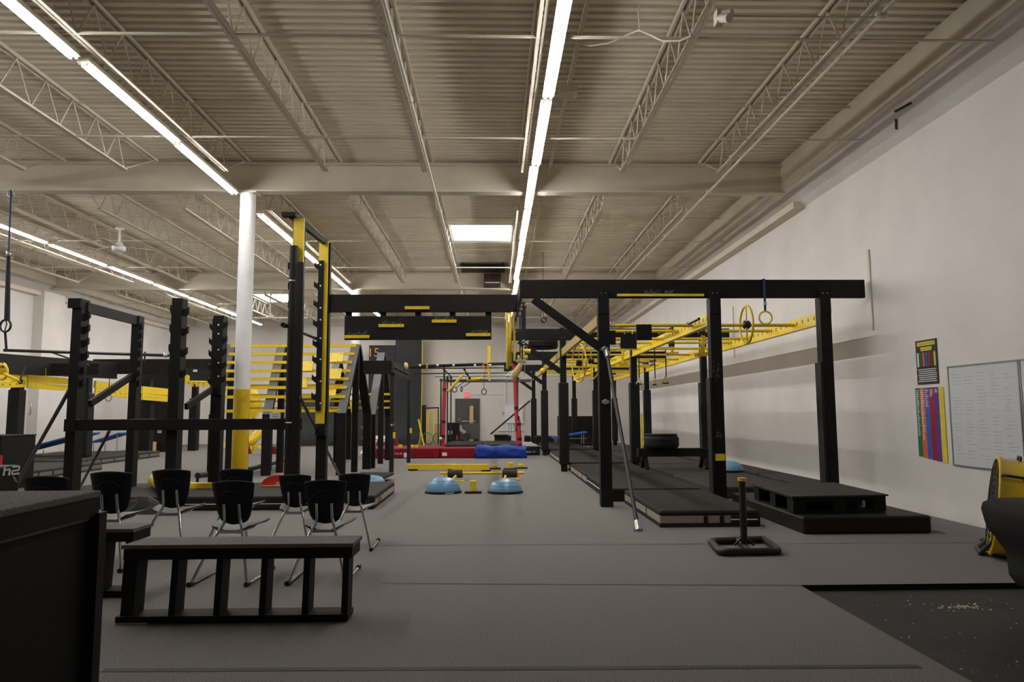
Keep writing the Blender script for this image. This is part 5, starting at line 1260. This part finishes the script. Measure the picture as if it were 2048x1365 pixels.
for i, (x0, y0, x1, y1) in enumerate(((661,706.5,685.5,724.5),(602,723,625,742.5),(656,738,682,758.5),(602,755.5,615,776),(656,772,672,794))):
    Y = 17.25-.06*i; a, b = at(x0,y0,Y), at(x1,y1,Y-.12)
    t = thing('yellow_square', ['top right','upper left','middle right, largest','lower left','lowest right'][i]+' square yellow panel bolted to the front rungs', 'panel', (a.x,Y,b.z), 'yellow panels on the rungs')
    mb = MB(); mb.prism([(a.x,Y-.06,a.z),(b.x,Y-.06,a.z),(b.x,Y-.20,b.z),(a.x,Y-.20,b.z)],(0,.03,0)); part('plate', mb, 'yellow', t)
    for f in (.15,.85):
        c = Vector((a.x+(b.x-a.x)*f,Y-.095,a.z-(a.z-b.z)*.15)); mb = MB(); mb.cyl(c-Vector((0,.02,0)),c,.012,6); part('bolt', mb, 'tan', t)
# small yellow blocks on two uprights
for px, lb in ((539,'left black upright carrying two yellow hold blocks'),(562,'right black upright carrying two yellow hold blocks')):
    a = at(px,864,18.46); t = thing('hold_upright',lb,'upright',(a.x,18.45,0)); mb = MB(); mb.box(a.x-.07,a.x+.07,18.395,18.5,0,1.3); part('upright', mb, 'black', t)
    for py in (864,878):
        c = at(px,py,18.39); mb = MB(); mb.box(c.x-.04,c.x+.04,18.3,18.393,c.z-.03,c.z+.03); part('hold', mb, 'yellow', t, 'yellow hold block')

# ================================================================== BLACK BAR RACK
t = thing('bar_rack','black timber rack with a boxed top rail and thin legs right of the A-frames','rack',(-2.5,19,0))
zt = 2.64; zb = 2.32
mb = MB(); mb.box(-3.10,-2.43,17.28,17.38,zb,zt); part('front_board', mb, 'black', t, None, .005)
mb = MB(); mb.box(-2.47,-2.42,17.385,20.75,zb+.05,zt-.005); part('side_board', mb, 'black2', t)
mb = MB(); mb.bar((-2.40,17.4,zb-.0),(-2.40,20.75,zb-.0),.03,.05); part('lower_rail', mb, 'black', t)
for x, y in ((-2.43,17.45),(-2.41,20.75)):
    mb = MB(); mb.box(x-.05,x+.05,y-.05,y+.05,0,zb+.05 if y < 18 else zb); part('leg', mb, 'iron', t)
for i in range(9):
    y = 17.65+.33*i; mb = MB(); mb.lathe((-2.415,y,2.48),[(.03,0),(.035,.02),(.02,.04),(0,.045)],10,(1,0,0)); part('peg_hole', mb, 'iron', t)
c = at(808,733,19.7); mb = MB(); mb.lathe((-2.42,19.7,c.z),[(.10,0),(.11,.03),(.08,.08),(0,.10)],14,(1,0,0)); part('climbing_hold', mb, 'tan', t, 'worn yellow round hold')
for px, py, Y in ((789,871,17.40),(822,862,20.70)):
    c = at(px,py,Y); mb = MB(); mb.box(c.x-.03,c.x+.03,Y-.06,Y-.05,c.z-.07,c.z+.07); part('tape_mark', mb, 'yellow', t, 'yellow tape mark')
c = at(783,853,17.39); mb = MB(); mb.lathe((-2.43,17.45,c.z),[(0,0),(.06,0),(.06,.05),(0,.05)],12); part('collar', mb, 'steel', t)

# ================================================================== MATS AND FLOOR THINGS, LEFT
a = fl(300,1023); b = fl(745,1022)
t = mat_block('crash_mat','wide black crash mat with tan right end behind the school chairs', -6.9, b.x, a.y, 12.9, .20, 'matblack', 'matblack', straps=False)
mb = MB(); mb.box(-5.3,b.x-.9,a.y-.005,a.y-.001,.085,.098); part('hook_strip', mb, 'paper', t)
mb = MB(); mb.box(b.x-.012,b.x+.001,a.y+.1,12.8,.05,.135); part('end_band', mb, 'beige', t, 'tan end band')
for y in (a.y+.35,a.y+.5,a.y+.62):
    mb = MB(); mb.box(b.x-.01,b.x+.004,y-.02,y+.02,.05,.135); part('strap', mb, 'matblack', t)
p = fl(290,1012,.1); t = thing('folded_tarp','crumpled black sheet bundled at the mat edge between two chairs','sheet',(p.x,a.y-.25,0)); mb = MB(); rn = random.Random(9); nx, ny = 12, 7; vs = []
for i in range(nx+1):
    for j in range(ny+1):
        u = i/nx; v = j/ny; vs.append((p.x-.45+.9*u+.03*rn.uniform(-1,1), a.y-.38+.36*v, .002+max(0,math.sin(PI*u)*math.sin(PI*v))*.20+rn.uniform(0,.05)*math.sin(PI*u)*math.sin(PI*v)))
mb.add(vs,[(i*(ny+1)+j,(i+1)*(ny+1)+j,(i+1)*(ny+1)+j+1,i*(ny+1)+j+1) for i in range(nx) for j in range(ny)]); part('bundle', mb, 'pad', t)
# tilted board at the mat's right end
q0, q1 = at(735,975,13.2), at(788,951,14.3)
t = thing('tilted_board','thin black board on a red support lying right of the rightmost chair','board',(-2.2,13.6,0))
z = .075
p0, p1, p2, p3 = fl(703,967,z), fl(748,968,z), fl(788,950,z+.02), fl(722,949,z+.02)
mb = MB(); mb.prism([p0,p1,p2,p3],(0,0,.045)); part('top', mb, 'matblack', t)
mb = MB(); mb.prism([(p1.x-.30,p1.y+.2,0),(p2.x-.22,p2.y-.2,0),(p2.x-.30,p2.y-.1,z-.005),(p1.x-.35,p1.y+.3,z-.005)],(-.15,.05,0)); part('red_support', mb, 'red', t, 'red support')
# yellow things on the mat
p, q = at(310,958,12.3), at(328,976,11.1); t = thing('yellow_tube','fat yellow padded tube lying on the black mat','tube',p); mb = MB(); mb.cyl(Vector((p.x,12.3,.31)),Vector((q.x,11.1,.31)),.105,18); part('pad', mb, 'yellow2', t)
mb = MB(); mb.cyl(Vector((p.x,12.32,.31)),Vector((p.x,12.3,.31)),.06,14); part('end_cap', mb, 'yellow', t)
p, q = at(378,975,11.9), at(504,968,11.9); t = thing('yellow_beam','yellow beam lying on the black mat behind the left front chair','beam',(p.x,11.9,.2)); mb = MB(); mb.box(p.x,q.x,11.86,11.97,.202,.29); part('beam', mb, 'yellow', t, None, .004)
mb = MB(); mb.box(p.x,p.x+.12,11.84,11.86,.202,.25); part('end_block', mb, 'yellow', t)
# red half dome board
c = at(562,978,12.3)
t = thing('red_dome','red domed board with white lettering behind the middle chairs','dome',(c.x,12.3,.2)); mb = MB(); R = .30
pts = [(c.x+R*math.cos(PI*i/14),12.2,.215+.17*math.sin(PI*i/14)) for i in range(15)]; mb.prism(pts,(0,.30,0),True); part('body', mb, 'red', t)
mb = MB(); mb.box(c.x-R,c.x+R,12.18,12.5,.202,.215); part('yellow_edge', mb, 'yellow', t)
mb = MB(); y = 12.197
for a_, b_ in (((551.0,972.6),(553.3,966.5)),((553.3,966.5),(561,965.2)),((551.0,972.6),(563,972.6)),((561,965.2),(564,972.6))):
    mb.bar(at(a_[0],a_[1],y), at(b_[0],b_[1],y), .004, .010)
part('emblem_outline', mb, 'paper', t, 'white outlined emblem')
squiggle(t, at(558,969.5,12.199), .045, .035, 'paper', 4, 8, th=.003)
# lane mats on the far left
for i, (x0, x1, y0, y1, lb) in enumerate(((-14.1,-11.0,19.4,24.4,'black lane mat with tan strapped side along the far left'),(-13.9,-9.9,15.2,18.8,'nearer black lane mat with tan strapped side on the far left'))):
    t = mat_block('lane_mat', lb, x0, x1, y0, y1, .20, 'beige2', 'matgrey', straps=False)
    n = 7
    for k_ in range(1,n):
        y = y0+(y1-y0)*k_/n; mb = MB(); mb.box(x1-.009,x1+.002,y-.02,y+.02,.05,.14); part('strap', mb, 'matblack', t)
# ================================================================== LEFT RIG
lr = thing('obstacle_rig','black timber rig with yellow rails along the left wall','rig',(-11.5,20,0))
XP = -11.55
for Y, pad in ((17.9,.14),(20.9,.16),(24.6,.16),(28.4,.16)):
    z0 = .0 if Y < 19 or Y > 24.4 else .2
    mb = MB(); mb.box(XP-.10,XP+.10,Y-.1,Y+.1,.2 if Y < 24.4 else 0,2.55); part('post', mb, 'black', lr)
    mb = MB(); mb.box(XP-pad,XP+pad,Y-pad,Y+pad,.21 if Y < 24.4 else .01,2.0); part('post_pad', mb, 'pad', lr, None, .03)
c = at(58,818,17.7); mb = MB(); mb.tube([c+Vector((0,0,.16)),c+Vector((.04,0,.13)),c+Vector((.04,0,-.13)),c+Vector((0,0,-.16))],.012,6); part('pad_handle', mb, 'steel', lr)
a, b = at(187,719,20.9), at(460,748,20.9)
mb = MB(); mb.box(a.x,b.x,20.87,20.95,b.z,a.z); part('cross_beam', mb, 'black', lr, None, .006)
p, q = at(-30,706,16.5), at(232,735,20.8)
mb = MB(); mb.bar(p-Vector((0,0,.22)),Vector((q.x,q.y,q.z-.10)),.10,.46); part('side_beam', mb, 'black2', lr)
p, q = at(100,748,18), at(100,752,18)
a, b = at(60,730,18.4), at(345,752,18.4); mb = MB(); mb.box(a.x,at(200,730,18.4).x,18.35,18.42,at(100,751,18.4).z,at(100,728,18.4).z); part('cross_beam', mb, 'black', lr)
mb = MB(); a, b = at(375,737,20.0), at(462,768,20.0); mb.prism([at(375,735,20),at(462,742,20),at(462,770,20),at(375,762,20)],(0,.08,0)); part('cross_beam', mb, 'matblack', lr, 'dark grey beam with a white sticker')
c = at(390,742,19.99); mb = MB(); mb.box(c.x-.05,c.x+.06,19.985,19.998,c.z-.03,c.z+.03); part('sticker', mb, 'paper', lr)
mb = MB(); mb.cyl(at(8,701,15.8),at(338,711.5,15.8),.033,10); part('pipe', mb, 'iron', lr)
for x, Y in ((at(330,711,15.8).x,15.8),):
    mb = MB(); c = at(332,711,15.8); mb.lathe(c-Vector((.04,0,0)),[(0,0),(.05,0),(.05,.08),(0,.08)],10,(1,0,0)); part('clamp', mb, 'steel', lr)
for px, Yb in ((100,15.86),(290,15.86)):
    x = at(px,705,15.86).x; mb = MB(); mb.cyl((x,15.86,at(px,704,15.86).z),(x,15.86 if px > 200 else 17.4,2.55),.02,6); part('stay', mb, 'iron', lr)
# yellow rails, two tiers with holes
for i, (pa_, pb_, Ya, Yb_, lb) in enumerate((((-20,750),(52,748),16.6,17.8,'nearest yellow peg rail cut off by the left edge'),((54,749),(140,757),18.06,20.0,'second yellow peg rail on the left rig'),((190,762),(254,770),21.2,22.6,'third yellow peg rail, behind the far left ladder'),((284,773),(338,778),23.6,25.4,'fourth yellow peg rail, between the two black ladders'))):
    p, q = at(*pa_,Ya), at(*pb_,Yb_); t = thing('peg_rail', lb, 'rail', (p+q)/2, 'yellow peg rails of the left rig')
    h = 14*Ya/1450
    mb = MB(); mb.bar(p-Vector((0,0,h*.5)),q-Vector((0,0,h*.5*Yb_/Ya)),.07,h); part('rail_board', mb, 'yellow', t)
    h2 = 13*Ya/1450
    mb = MB(); mb.bar(p-Vector((-.02,0,h+h2*.5)),q-Vector((-.02,0,(h+h2*.5)*Yb_/Ya)),.05,h2*.96); part('lower_strip', mb, 'yellow', t)
    d = q-p; n = max(3,int(d.length/.22)); mb = MB(); sd = Vector((d.y,-d.x,0)).normalized()
    if sd.y > 0: sd = -sd
    for k_ in range(n):
        c = p+d*(k_+.5)/n-Vector((-.02,0,h+h2*.5)); mb.cyl(c+sd*.026,c+sd*.028,.02,6)
    part('peg_holes', mb, 'pblack', t)['kind'] = 'stuff'
a = at(87,735,18.2); mb = MB(); mb.box(a.x-.06,a.x+.06,18.2,18.26,at(87,752,18.2).z,at(87,737,18.2).z); part('rail_bracket', mb, 'yellow', lr)
mb = MB(); c = at(87,741,18.19); mb.ring(c,(0,1,0),.03,.01,12,5); part('bracket_hook', mb, 'iron', lr)
# yellow wheel and grips at far left edge
c = at(4,745,16.2); t = thing('grip_hoop','yellow disc and ring hanging at the left edge of the photo','wheel',c); mb = MB(); mb.ring(c,(.3,1,0),.16,.025,22,6); part('rim', mb, 'yellow2', t)
mb = MB(); mb.lathe(at(4,738,16.25)-Vector((0,.02,0)),[(0,0),(.14,0),(.14,.03),(0,.03)],18,(.3,1,0)); part('disc', mb, 'yellow2', t)
mb = MB(); mb.cyl(at(8,748,16.1),at(40,762,16.1),.03,8); part('handle_bar', mb, 'yellow2', t)
mb = MB(); mb.ring(at(41,763,16.1),(.4,1,0),.05,.02,12,6); part('clip', mb, 'iron', t)
mb = MB(); mb.tube([at(40,762,16.1),at(47,742,16.3),at(52,732,16.4)],.02,6); part('strap', mb, 'rope', t)
mb = MB(); c = at(4,745,16.2); mb.cyl(c+Vector((0,0,.1)),(c.x,16.2,2.55),.012,6); part('hanger', mb, 'iron', t)
c = at(217,796,20.91); t = thing('gym_ring','small wooden ring hanging between the two far left posts','ring',c)
mb = MB(); mb.ring(c,(.2,1,0),.10,.016,22,6); part('ring', mb, 'wood', t)
mb = MB(); mb.cyl(c+Vector((0,0,.1)),(c.x,20.91,at(217,740,20.9).z),.012,6); part('strap', mb, 'rope', t)
# small yellow bar under the grey beam
t = thing('tooth_bar','small yellow bar with a row of square pegs left of the white column','bar',at(400,770,19.5)); mb = MB(); mb.cyl(at(372,764,19.5),at(430,765,19.5),.03,8); part('bar', mb, 'yellow', t)
for px in (384,395,405,415):
    c = at(px,770,19.5); mb = MB(); mb.box(c.x-.03,c.x+.03,19.45,19.55,c.z-.05,c.z+.08); part('peg', mb, 'yellow', t)
c = at(374,764,19.5); mb = MB(); mb.box(c.x-.04,c.x+.04,19.44,19.56,c.z-.06,c.z+.17); part('end_post', mb, 'yellow', t)
# ring hanging from the roof at the left edge
c = at(11,652,12.6); t = thing('gym_ring','black ring on a blue and black strap hanging from the roof, left edge','ring',c)
mb = MB(); mb.ring(c,(.2,1,0),.105,.018,26,8); part('ring', mb, 'iron', t)
m1_ = at(17,508,12.6); tp = at(24,352,12.85)
mb = MB(); mb.tube([m1_,(tp.x,12.85,5.39)],.016,6); part('upper_strap', mb, 'glove', t, 'blue upper strap')
mb = MB(); mb.tube([m1_,c+Vector((.02,0,.10))],[.03,.045],8); part('lower_strap', mb, 'rope', t)
mb = MB(); mb.lathe(m1_-Vector((0,0,.04)),[(0,0),(.04,0),(.04,.08),(0,.08)],10); part('buckle', mb, 'steel', t)
mb = MB(); mb.tube([c-Vector((0,0,.1)),at(13,703,12.6)],.022,6); part('tail_strap', mb, 'rope', t)
mb = MB(); mb.ring((tp.x,12.85,5.33),(0,1,0),.06,.012,14,6); part('shackle', mb, 'steel', t)
mb = MB(); mb.tube([c+Vector((0,0,.1)),c+Vector((.02,0,.03)),c-Vector((.01,0,.1))],.012,6); part('cord', mb, 'iron', t)
# soft box with H2 lettering and other boxes at the left edge
Y = 9.3; a, b = at(-60,932,Y), at(41,930,Y+.8)
t = thing('foam_box','black soft jump box lettered H2 at the left edge behind the tall box','box',(b.x-.4,Y+.4,0)); mb = MB(); mb.box(a.x-.3,b.x,Y,Y+.8,0,b.z); part('body', mb, 'pad', t, None, .03)
mb = MB(); mb.box(a.x-.3,b.x-.02,Y-.004,Y+.05,b.z-.004,b.z+.012); part('top_piping', mb, 'clothgrey', t, 'pale piping')
y = Y-.003; th_ = .020
for nm_, segs_ in (('letter_h',(((7,952),(9.8,935.5)),((9,941.2),(20.3,939.2)),((20.3,939.2),(17.8,951.5)))),('figure_2',(((25,934.6),(38.8,933)),((38.6,933),(37.6,940.6)),((37.6,940.8),(25.2,942.2)),((25.2,942),(23.8,949.5)),((23.8,949.3),(38.5,947.2))))):
    mb = MB()
    for a_, b_ in segs_: mb.bar(at(a_[0],a_[1],y), at(b_[0],b_[1],y), .003, th_)
    part(nm_, mb, 'paper', t, 'white '+nm_.replace('_',' ')+' of the H2 mark')
for i in range(3):
    p = at(31+i*1.5,957+i*3,Y-.005); mb = MB(); mb.bar(p+Vector((-.03,0,.02)),p+Vector((.0,0,-.01)),.004,.012); part('stitch_mark', mb, 'clothgrey', t)
Y = 13.6; a, b = at(-80,870,Y), at(72,871,Y+1.0)
t = thing('cabinet_box','big black box behind the soft box at the left edge','box',(b.x-.8,Y+.5,0)); mb = MB(); mb.box(a.x,b.x,Y,Y+1.0,0,b.z); part('body', mb, 'black', t, None, .01)
mb = MB(); mb.box(a.x,b.x+.01,Y-.01,Y+1.01,b.z,b.z+.02); part('lid', mb, 'black2', t)
p = at(-2,920,Y-.005); mb = MB(); mb.box(p.x-.06,p.x+.06,Y-.006,Y,p.z-.12,p.z+.08); part('red_mark', mb, 'red', t)
# blue mini trampolines
c = fl(118,912,.2); mini_tramp((at(118,890,21.6).x,21.6,.2),1.75,1.1,.16,.62,'tilted blue mini trampoline at the foot of the left wall')
mini_tramp((at(222,888,25.0).x,25.0,0),.95,.9,.45,.75,'second blue mini trampoline seen behind the far left ladder')
# black pads, cubby block with coloured ledges
def blk(name, lb, cat, x0, y0, x1, Y, m_='pad', d=.5, bev=.02, zb=0.0):
    a, b = at(x0,y0,Y), at(x1,y0,Y); t = thing(name, lb, cat, ((a.x+b.x)/2,Y,zb)); mb = MB(); mb.box(a.x,b.x,Y,Y+d,zb,a.z); part('body', mb, m_, t, None, bev); return t, a, b
t, a, b = blk('wall_pad','tall black wall pad behind the thin prop pole','pad',219,798,262,30.0)
mb = MB(); mb.box(a.x,b.x,29.99,30.0,.0,.12); part('red_base', mb, 'red', t, 'red base strip')
t, a, b = blk('climbing_block','wide black climbing block with red, yellow and green ledges','block',268,740,348,27.5,'black2')
for x0, x1, py, m_ in ((284,302,785,'red'),(303,315,782,'yellow'),(316,327,786,'tan'),(333,338,788,'red'),(282,305,798,'tan'),(306,319,799,'green'),(320,337,799.5,'tan')):
    p, q = at(x0,py,27.45), at(x1,py,27.45); mb = MB(); mb.box(p.x,q.x,27.43,27.5,p.z-.035,p.z+.035); part('ledge', mb, m_, t)
p = at(318,863,27.45); mb = MB(); mb.box(p.x-.07,p.x+.07,27.49,27.5,p.z-.07,p.z+.07); part('sticker', mb, 'paper', t)
squiggle(t, (p.x,27.49,p.z), .09, .08, 'pblack', 3, 7, th=.004)
a, b = at(282,885,26.8), at(302,900,26.8)
t = thing('wooden_crate','small raw wooden crate standing before the climbing block','crate',((a.x+b.x)/2,26.8,0)); z1 = max(.35,a.z)
for x in (a.x,b.x-.03):
    mb = MB(); mb.box(x,x+.03,26.8,27.2,0,z1); part('side', mb, 'wood', t)
mb = MB(); mb.box(a.x+.03,b.x-.03,26.8,27.2,z1-.03,z1); part('top', mb, 'wood', t)
mb = MB(); mb.box(a.x+.1,a.x+.2,26.81,26.84,0,z1-.03); part('slat', mb, 'wood', t)
blk('black_sheet','narrow black panel standing by the left rear wall','panel',381,814,398,31,'pad',.1)
blk('leaning_sheet','black panel with a wooden edge leaning behind the far left ladder','panel',200,790,216,29,'pad',.1)
a = at(192,808,28.9); b = at(200,880,28.9); mb = MB(); mb.bar(a,Vector((b.x,28.9,.02)),.05,.06); o = mb.build('wooden_strip','wood',None,0,(b.x,28.9,0)); tag(o,'thin raw wooden strip leaning at the black panel','strip')
# low black barrier tubes on the floor
p, q = fl(415,957), fl(520,935); t = thing('low_tube','long low black tube sloping across the floor behind the column','tube',(p+q)/2)
mb = MB(); mb.tube([at(395,952,14.6),at(500,938,17.2),at(580,918,20.5)],.06,10); tb = part('tube', mb, 'iron', t)
for f in (at(395,952,14.6),at(500,938,17.2),at(580,918,20.5)):
    mb = MB(); mb.cyl((f.x,f.y,0),(f.x,f.y,max(.06,f.z)),.03,8); part('leg', mb, 'iron', t)
# yellow slide pieces
t = thing('yellow_chute','yellow plastic slide chute in two angled pieces behind the white column','slide',at(505,840,26))
mb = MB(); mb.tube([at(484,770,26),at(500,790,26),at(508,812,26),at(503,835,26)],[.26,.32,.28,.18],8); part('hood', mb, 'yellow2', t)
mb = MB(); mb.tube([at(521,852,25.8),at(516,868,25.6),at(503,882,25.4),at(495,886,25.3)],[.14,.19,.19,.15],6); part('spout', mb, 'yellow2', t)
mb = MB(); p = at(508,835,26); mb.cyl((p.x,26,0),(p.x,26,p.z+.3),.05,8); part('stand', mb, 'yellow2', t)
for i, (px, py) in enumerate(((491,896),(510,894))):
    c = fl(px,py+4); t = thing('yellow_pad',['left','right'][i]+' small yellow wedge pad on the floor below the yellow chute','pad',c); mb = MB(); mb.prism([(c.x-.22,c.y,0),(c.x+.22,c.y,0),(c.x+.12,c.y,.14),(c.x-.16,c.y,.16)],(0,.3,0)); part('body', mb, 'yellow2', t)
c = fl(435,897); t = thing('yellow_pad','small yellow wedge pad seen just left of the white column','pad',c); mb = MB(); mb.prism([(c.x-.3,c.y,0),(c.x+.25,c.y,0),(c.x+.2,c.y,.2),(c.x-.1,c.y,.16)],(0,.3,0)); part('body', mb, 'yellow2', t)
# red pads on the floor behind
for i, (px, py, w) in enumerate(((545,905,.5),(562,901,.6),(488,905,.25))):
    c = fl(px,py+4); t = thing('red_wedge',['left red wedge behind the low rail','right red wedge behind the low rail','small red wedge just right of the column foot'][i],'wedge',c); mb = MB(); mb.prism([(c.x-w/2,c.y,0),(c.x+w/2,c.y,0),(c.x+.05,c.y,.26),(c.x-.05,c.y,.26)],(0,.4,0)); part('body', mb, 'redmat', t)
c = at(562,890,24.5); t = thing('blue_canister','light blue canister standing behind the right red wedge','canister',(c.x,24.5,0)); mb = MB(); mb.lathe((c.x,24.5,0),[(0,0),(.13,0),(.13,.60),(.10,.66),(0,.66)],16); part('body', mb, 'bluedome', t)
mb = MB(); mb.lathe((c.x,24.5,.66),[(0,0),(.05,0),(.05,.06),(0,.06)],12); part('cap', mb, 'pad', t)

# ================================================================== CEILING FITTINGS
# ceiling fans
def fan(c, lb, zt):
    t = thing('ceiling_fan', lb, 'fan', c); c = Vector(c)
    mb = MB(); mb.cyl(c,(c.x,c.y,zt),.022,8); part('down_rod', mb, 'white', t)
    mb = MB(); mb.lathe((c.x,c.y,zt-.06),[(.03,0),(.09,.04),(.09,.06),(0,.06)],14); part('canopy', mb, 'white', t)
    mb = MB(); mb.lathe(c-Vector((0,0,.10)),[(0,0),(.09,.0),(.14,.03),(.14,.10),(.08,.14),(.05,.20),(0,.2)],18); part('motor', mb, 'white', t)
    for k_ in range(3):
        a = k_*2*PI/3+.5; d = Vector((math.cos(a),math.sin(a),0)); e = Vector((-d.y,d.x,.12)).normalized()
        mb = MB(); mb.prism([c+d*.14-e*.05,c+d*.72-e*.07,c+d*.72+e*.07,c+d*.14+e*.05],(0,0,.008)); part('blade', mb, 'cream', t)
c = at(238,494,15.6); fan(c,'white ceiling fan on a rod, left of the white column',5.415)
c = at(540,632,26.5); fan(c,'small far ceiling fan under the second skylight',5.9)
# dark roof hatch and brown duct box
a, b = at(921,531,21.9), at(1010,531,21.9)
t = thing('roof_hatch','flat black roof hatch panel just in front of the far girder','hatch',((a.x+b.x)/2,22.4,5.9)); mb = MB(); mb.box(a.x,b.x,21.9,23.0,5.88,5.93); part('panel', mb, 'pad', t)
for x in (a.x+.05,b.x-.05):
    mb = MB(); mb.box(x-.015,x+.015,21.95,22.95,5.93,6.0); part('hanger', mb, 'iron', t)
a, b = at(968,546,23.2), at(1001,575,23.2)
t = thing('duct_box','rust brown box fixed to the face of the far girder','box',((a.x+b.x)/2,23.2,b.z)); mb = MB(); mb.box(a.x,b.x,23.10,23.285,b.z,min(5.88,a.z)); part('body', mb, 'brown', t, None, .01)
mb = MB(); mb.box(a.x+.03,b.x-.03,23.095,23.1,b.z+.12,b.z+.16); part('band', mb, 'cream', t)
# conduit along the right side of the centre light row with a junction box
x = at(1163,100,1).x; 
p = at(1174,0,6.3)
X0 = wl(1163,80,1.05)
t = thing('roof_conduit','cream conduit with a square junction box right of the centre light row','conduit',(1.12,14,5.6))
H_ = 4.42; xc = (1165-988)/(827-60)*H_
mb = MB(); mb.box(xc-.025,xc+.025,YF,23.2,EYE+H_-.025,EYE+H_+.025); part('conduit_run', mb, 'cream', t)
c = fl(1146,180,EYE+H_-.03); mb = MB(); mb.box(xc-.12,xc+.12,c.y-.12,c.y+.12,EYE+H_-.10,EYE+H_-.026); part('junction_box', mb, 'cream', t)
# sprinkler pipe following the joist right of centre-left
t = thing('sprinkler_pipe','thin cream pipe running beside the middle joist towards the skylight','pipe',(-1.05,14,5.4))
mb = MB(); p = (-1.145-.06, 6.0, 5.39); mb.cyl((-1.06,YF,5.375),(-1.06,23.0,5.375),.022,8); part('pipe_run', mb, 'cream', t)
for y in (9.0,14.2,19.5):
    mb = MB(); mb.cyl((-1.06,y,5.36),(-1.06,y,5.44),.03,8); part('pipe_clip', mb, 'cream', t)
t = thing('sprinkler_pipe','thin cream pipe running along the rightmost joist beside the wall','pipe',(3.9,14,5.4))
mb = MB(); mb.cyl((3.92,YF,5.375),(3.92,23.0,5.375),.022,8); part('pipe_run', mb, 'cream', t)
for px, py in ((1765,30),(1425,384),(1287,514)):
    c = fl(px,py,5.37); mb = MB(); mb.lathe((3.92,c.y,5.33),[(0,0),(.06,.01),(.06,.07),(0,.09)],12); part('junction', mb, 'cream', t)
# looping cable and floodlight
t = thing('loose_cable','white cable drooping between the roof members right of the centre lights','cable',at(1190,80,7.5))
mb = MB(); pts = [at(1131,73,8.2),at(1150,84,8.1),at(1180,92,8.0),at(1215,87,7.9),at(1250,72,7.8),at(1278,60,7.6),at(1300,70,7.4),at(1325,82,7.3),at(1360,82,7.2),at(1382,72,7.1)]; mb.tube(pts,.010,6); part('cable', mb, 'cream', t)
mb = MB(); p = at(1278,57,7.6); mb.cyl(p,Vector((p.x,p.y,5.9)),.006,5); part('tie', mb, 'white', t)
c = at(1438,36,6.0); c = fl(1438,36,5.33); t = thing('roof_speaker','small white cluster of fittings clamped to the second joist from the right','fitting',c)
mb = MB(); mb.box(c.x-.04,c.x+.05,c.y-.06,c.y+.06,5.26,5.40); part('body', mb, 'cream', t, None, .01)
mb = MB(); mb.cyl(c+Vector((0,-.05,-.03)),c+Vector((.05,-.16,-.09)),.045,10); part('lamp_head', mb, 'cream', t)
mb = MB(); mb.cyl(c+Vector((.03,-.03,.03)),c+Vector((.10,-.10,.0)),.04,10); part('lamp_head', mb, 'cream', t)
p, q = fl(1440,32,5.35), at(1765,31,6.2); q = fl(1765,30,5.35)
mb = MB(); mb.cyl(p,Vector((3.9,p.y,5.35)),.010,6); part('feed_pipe', mb, 'cream', t)
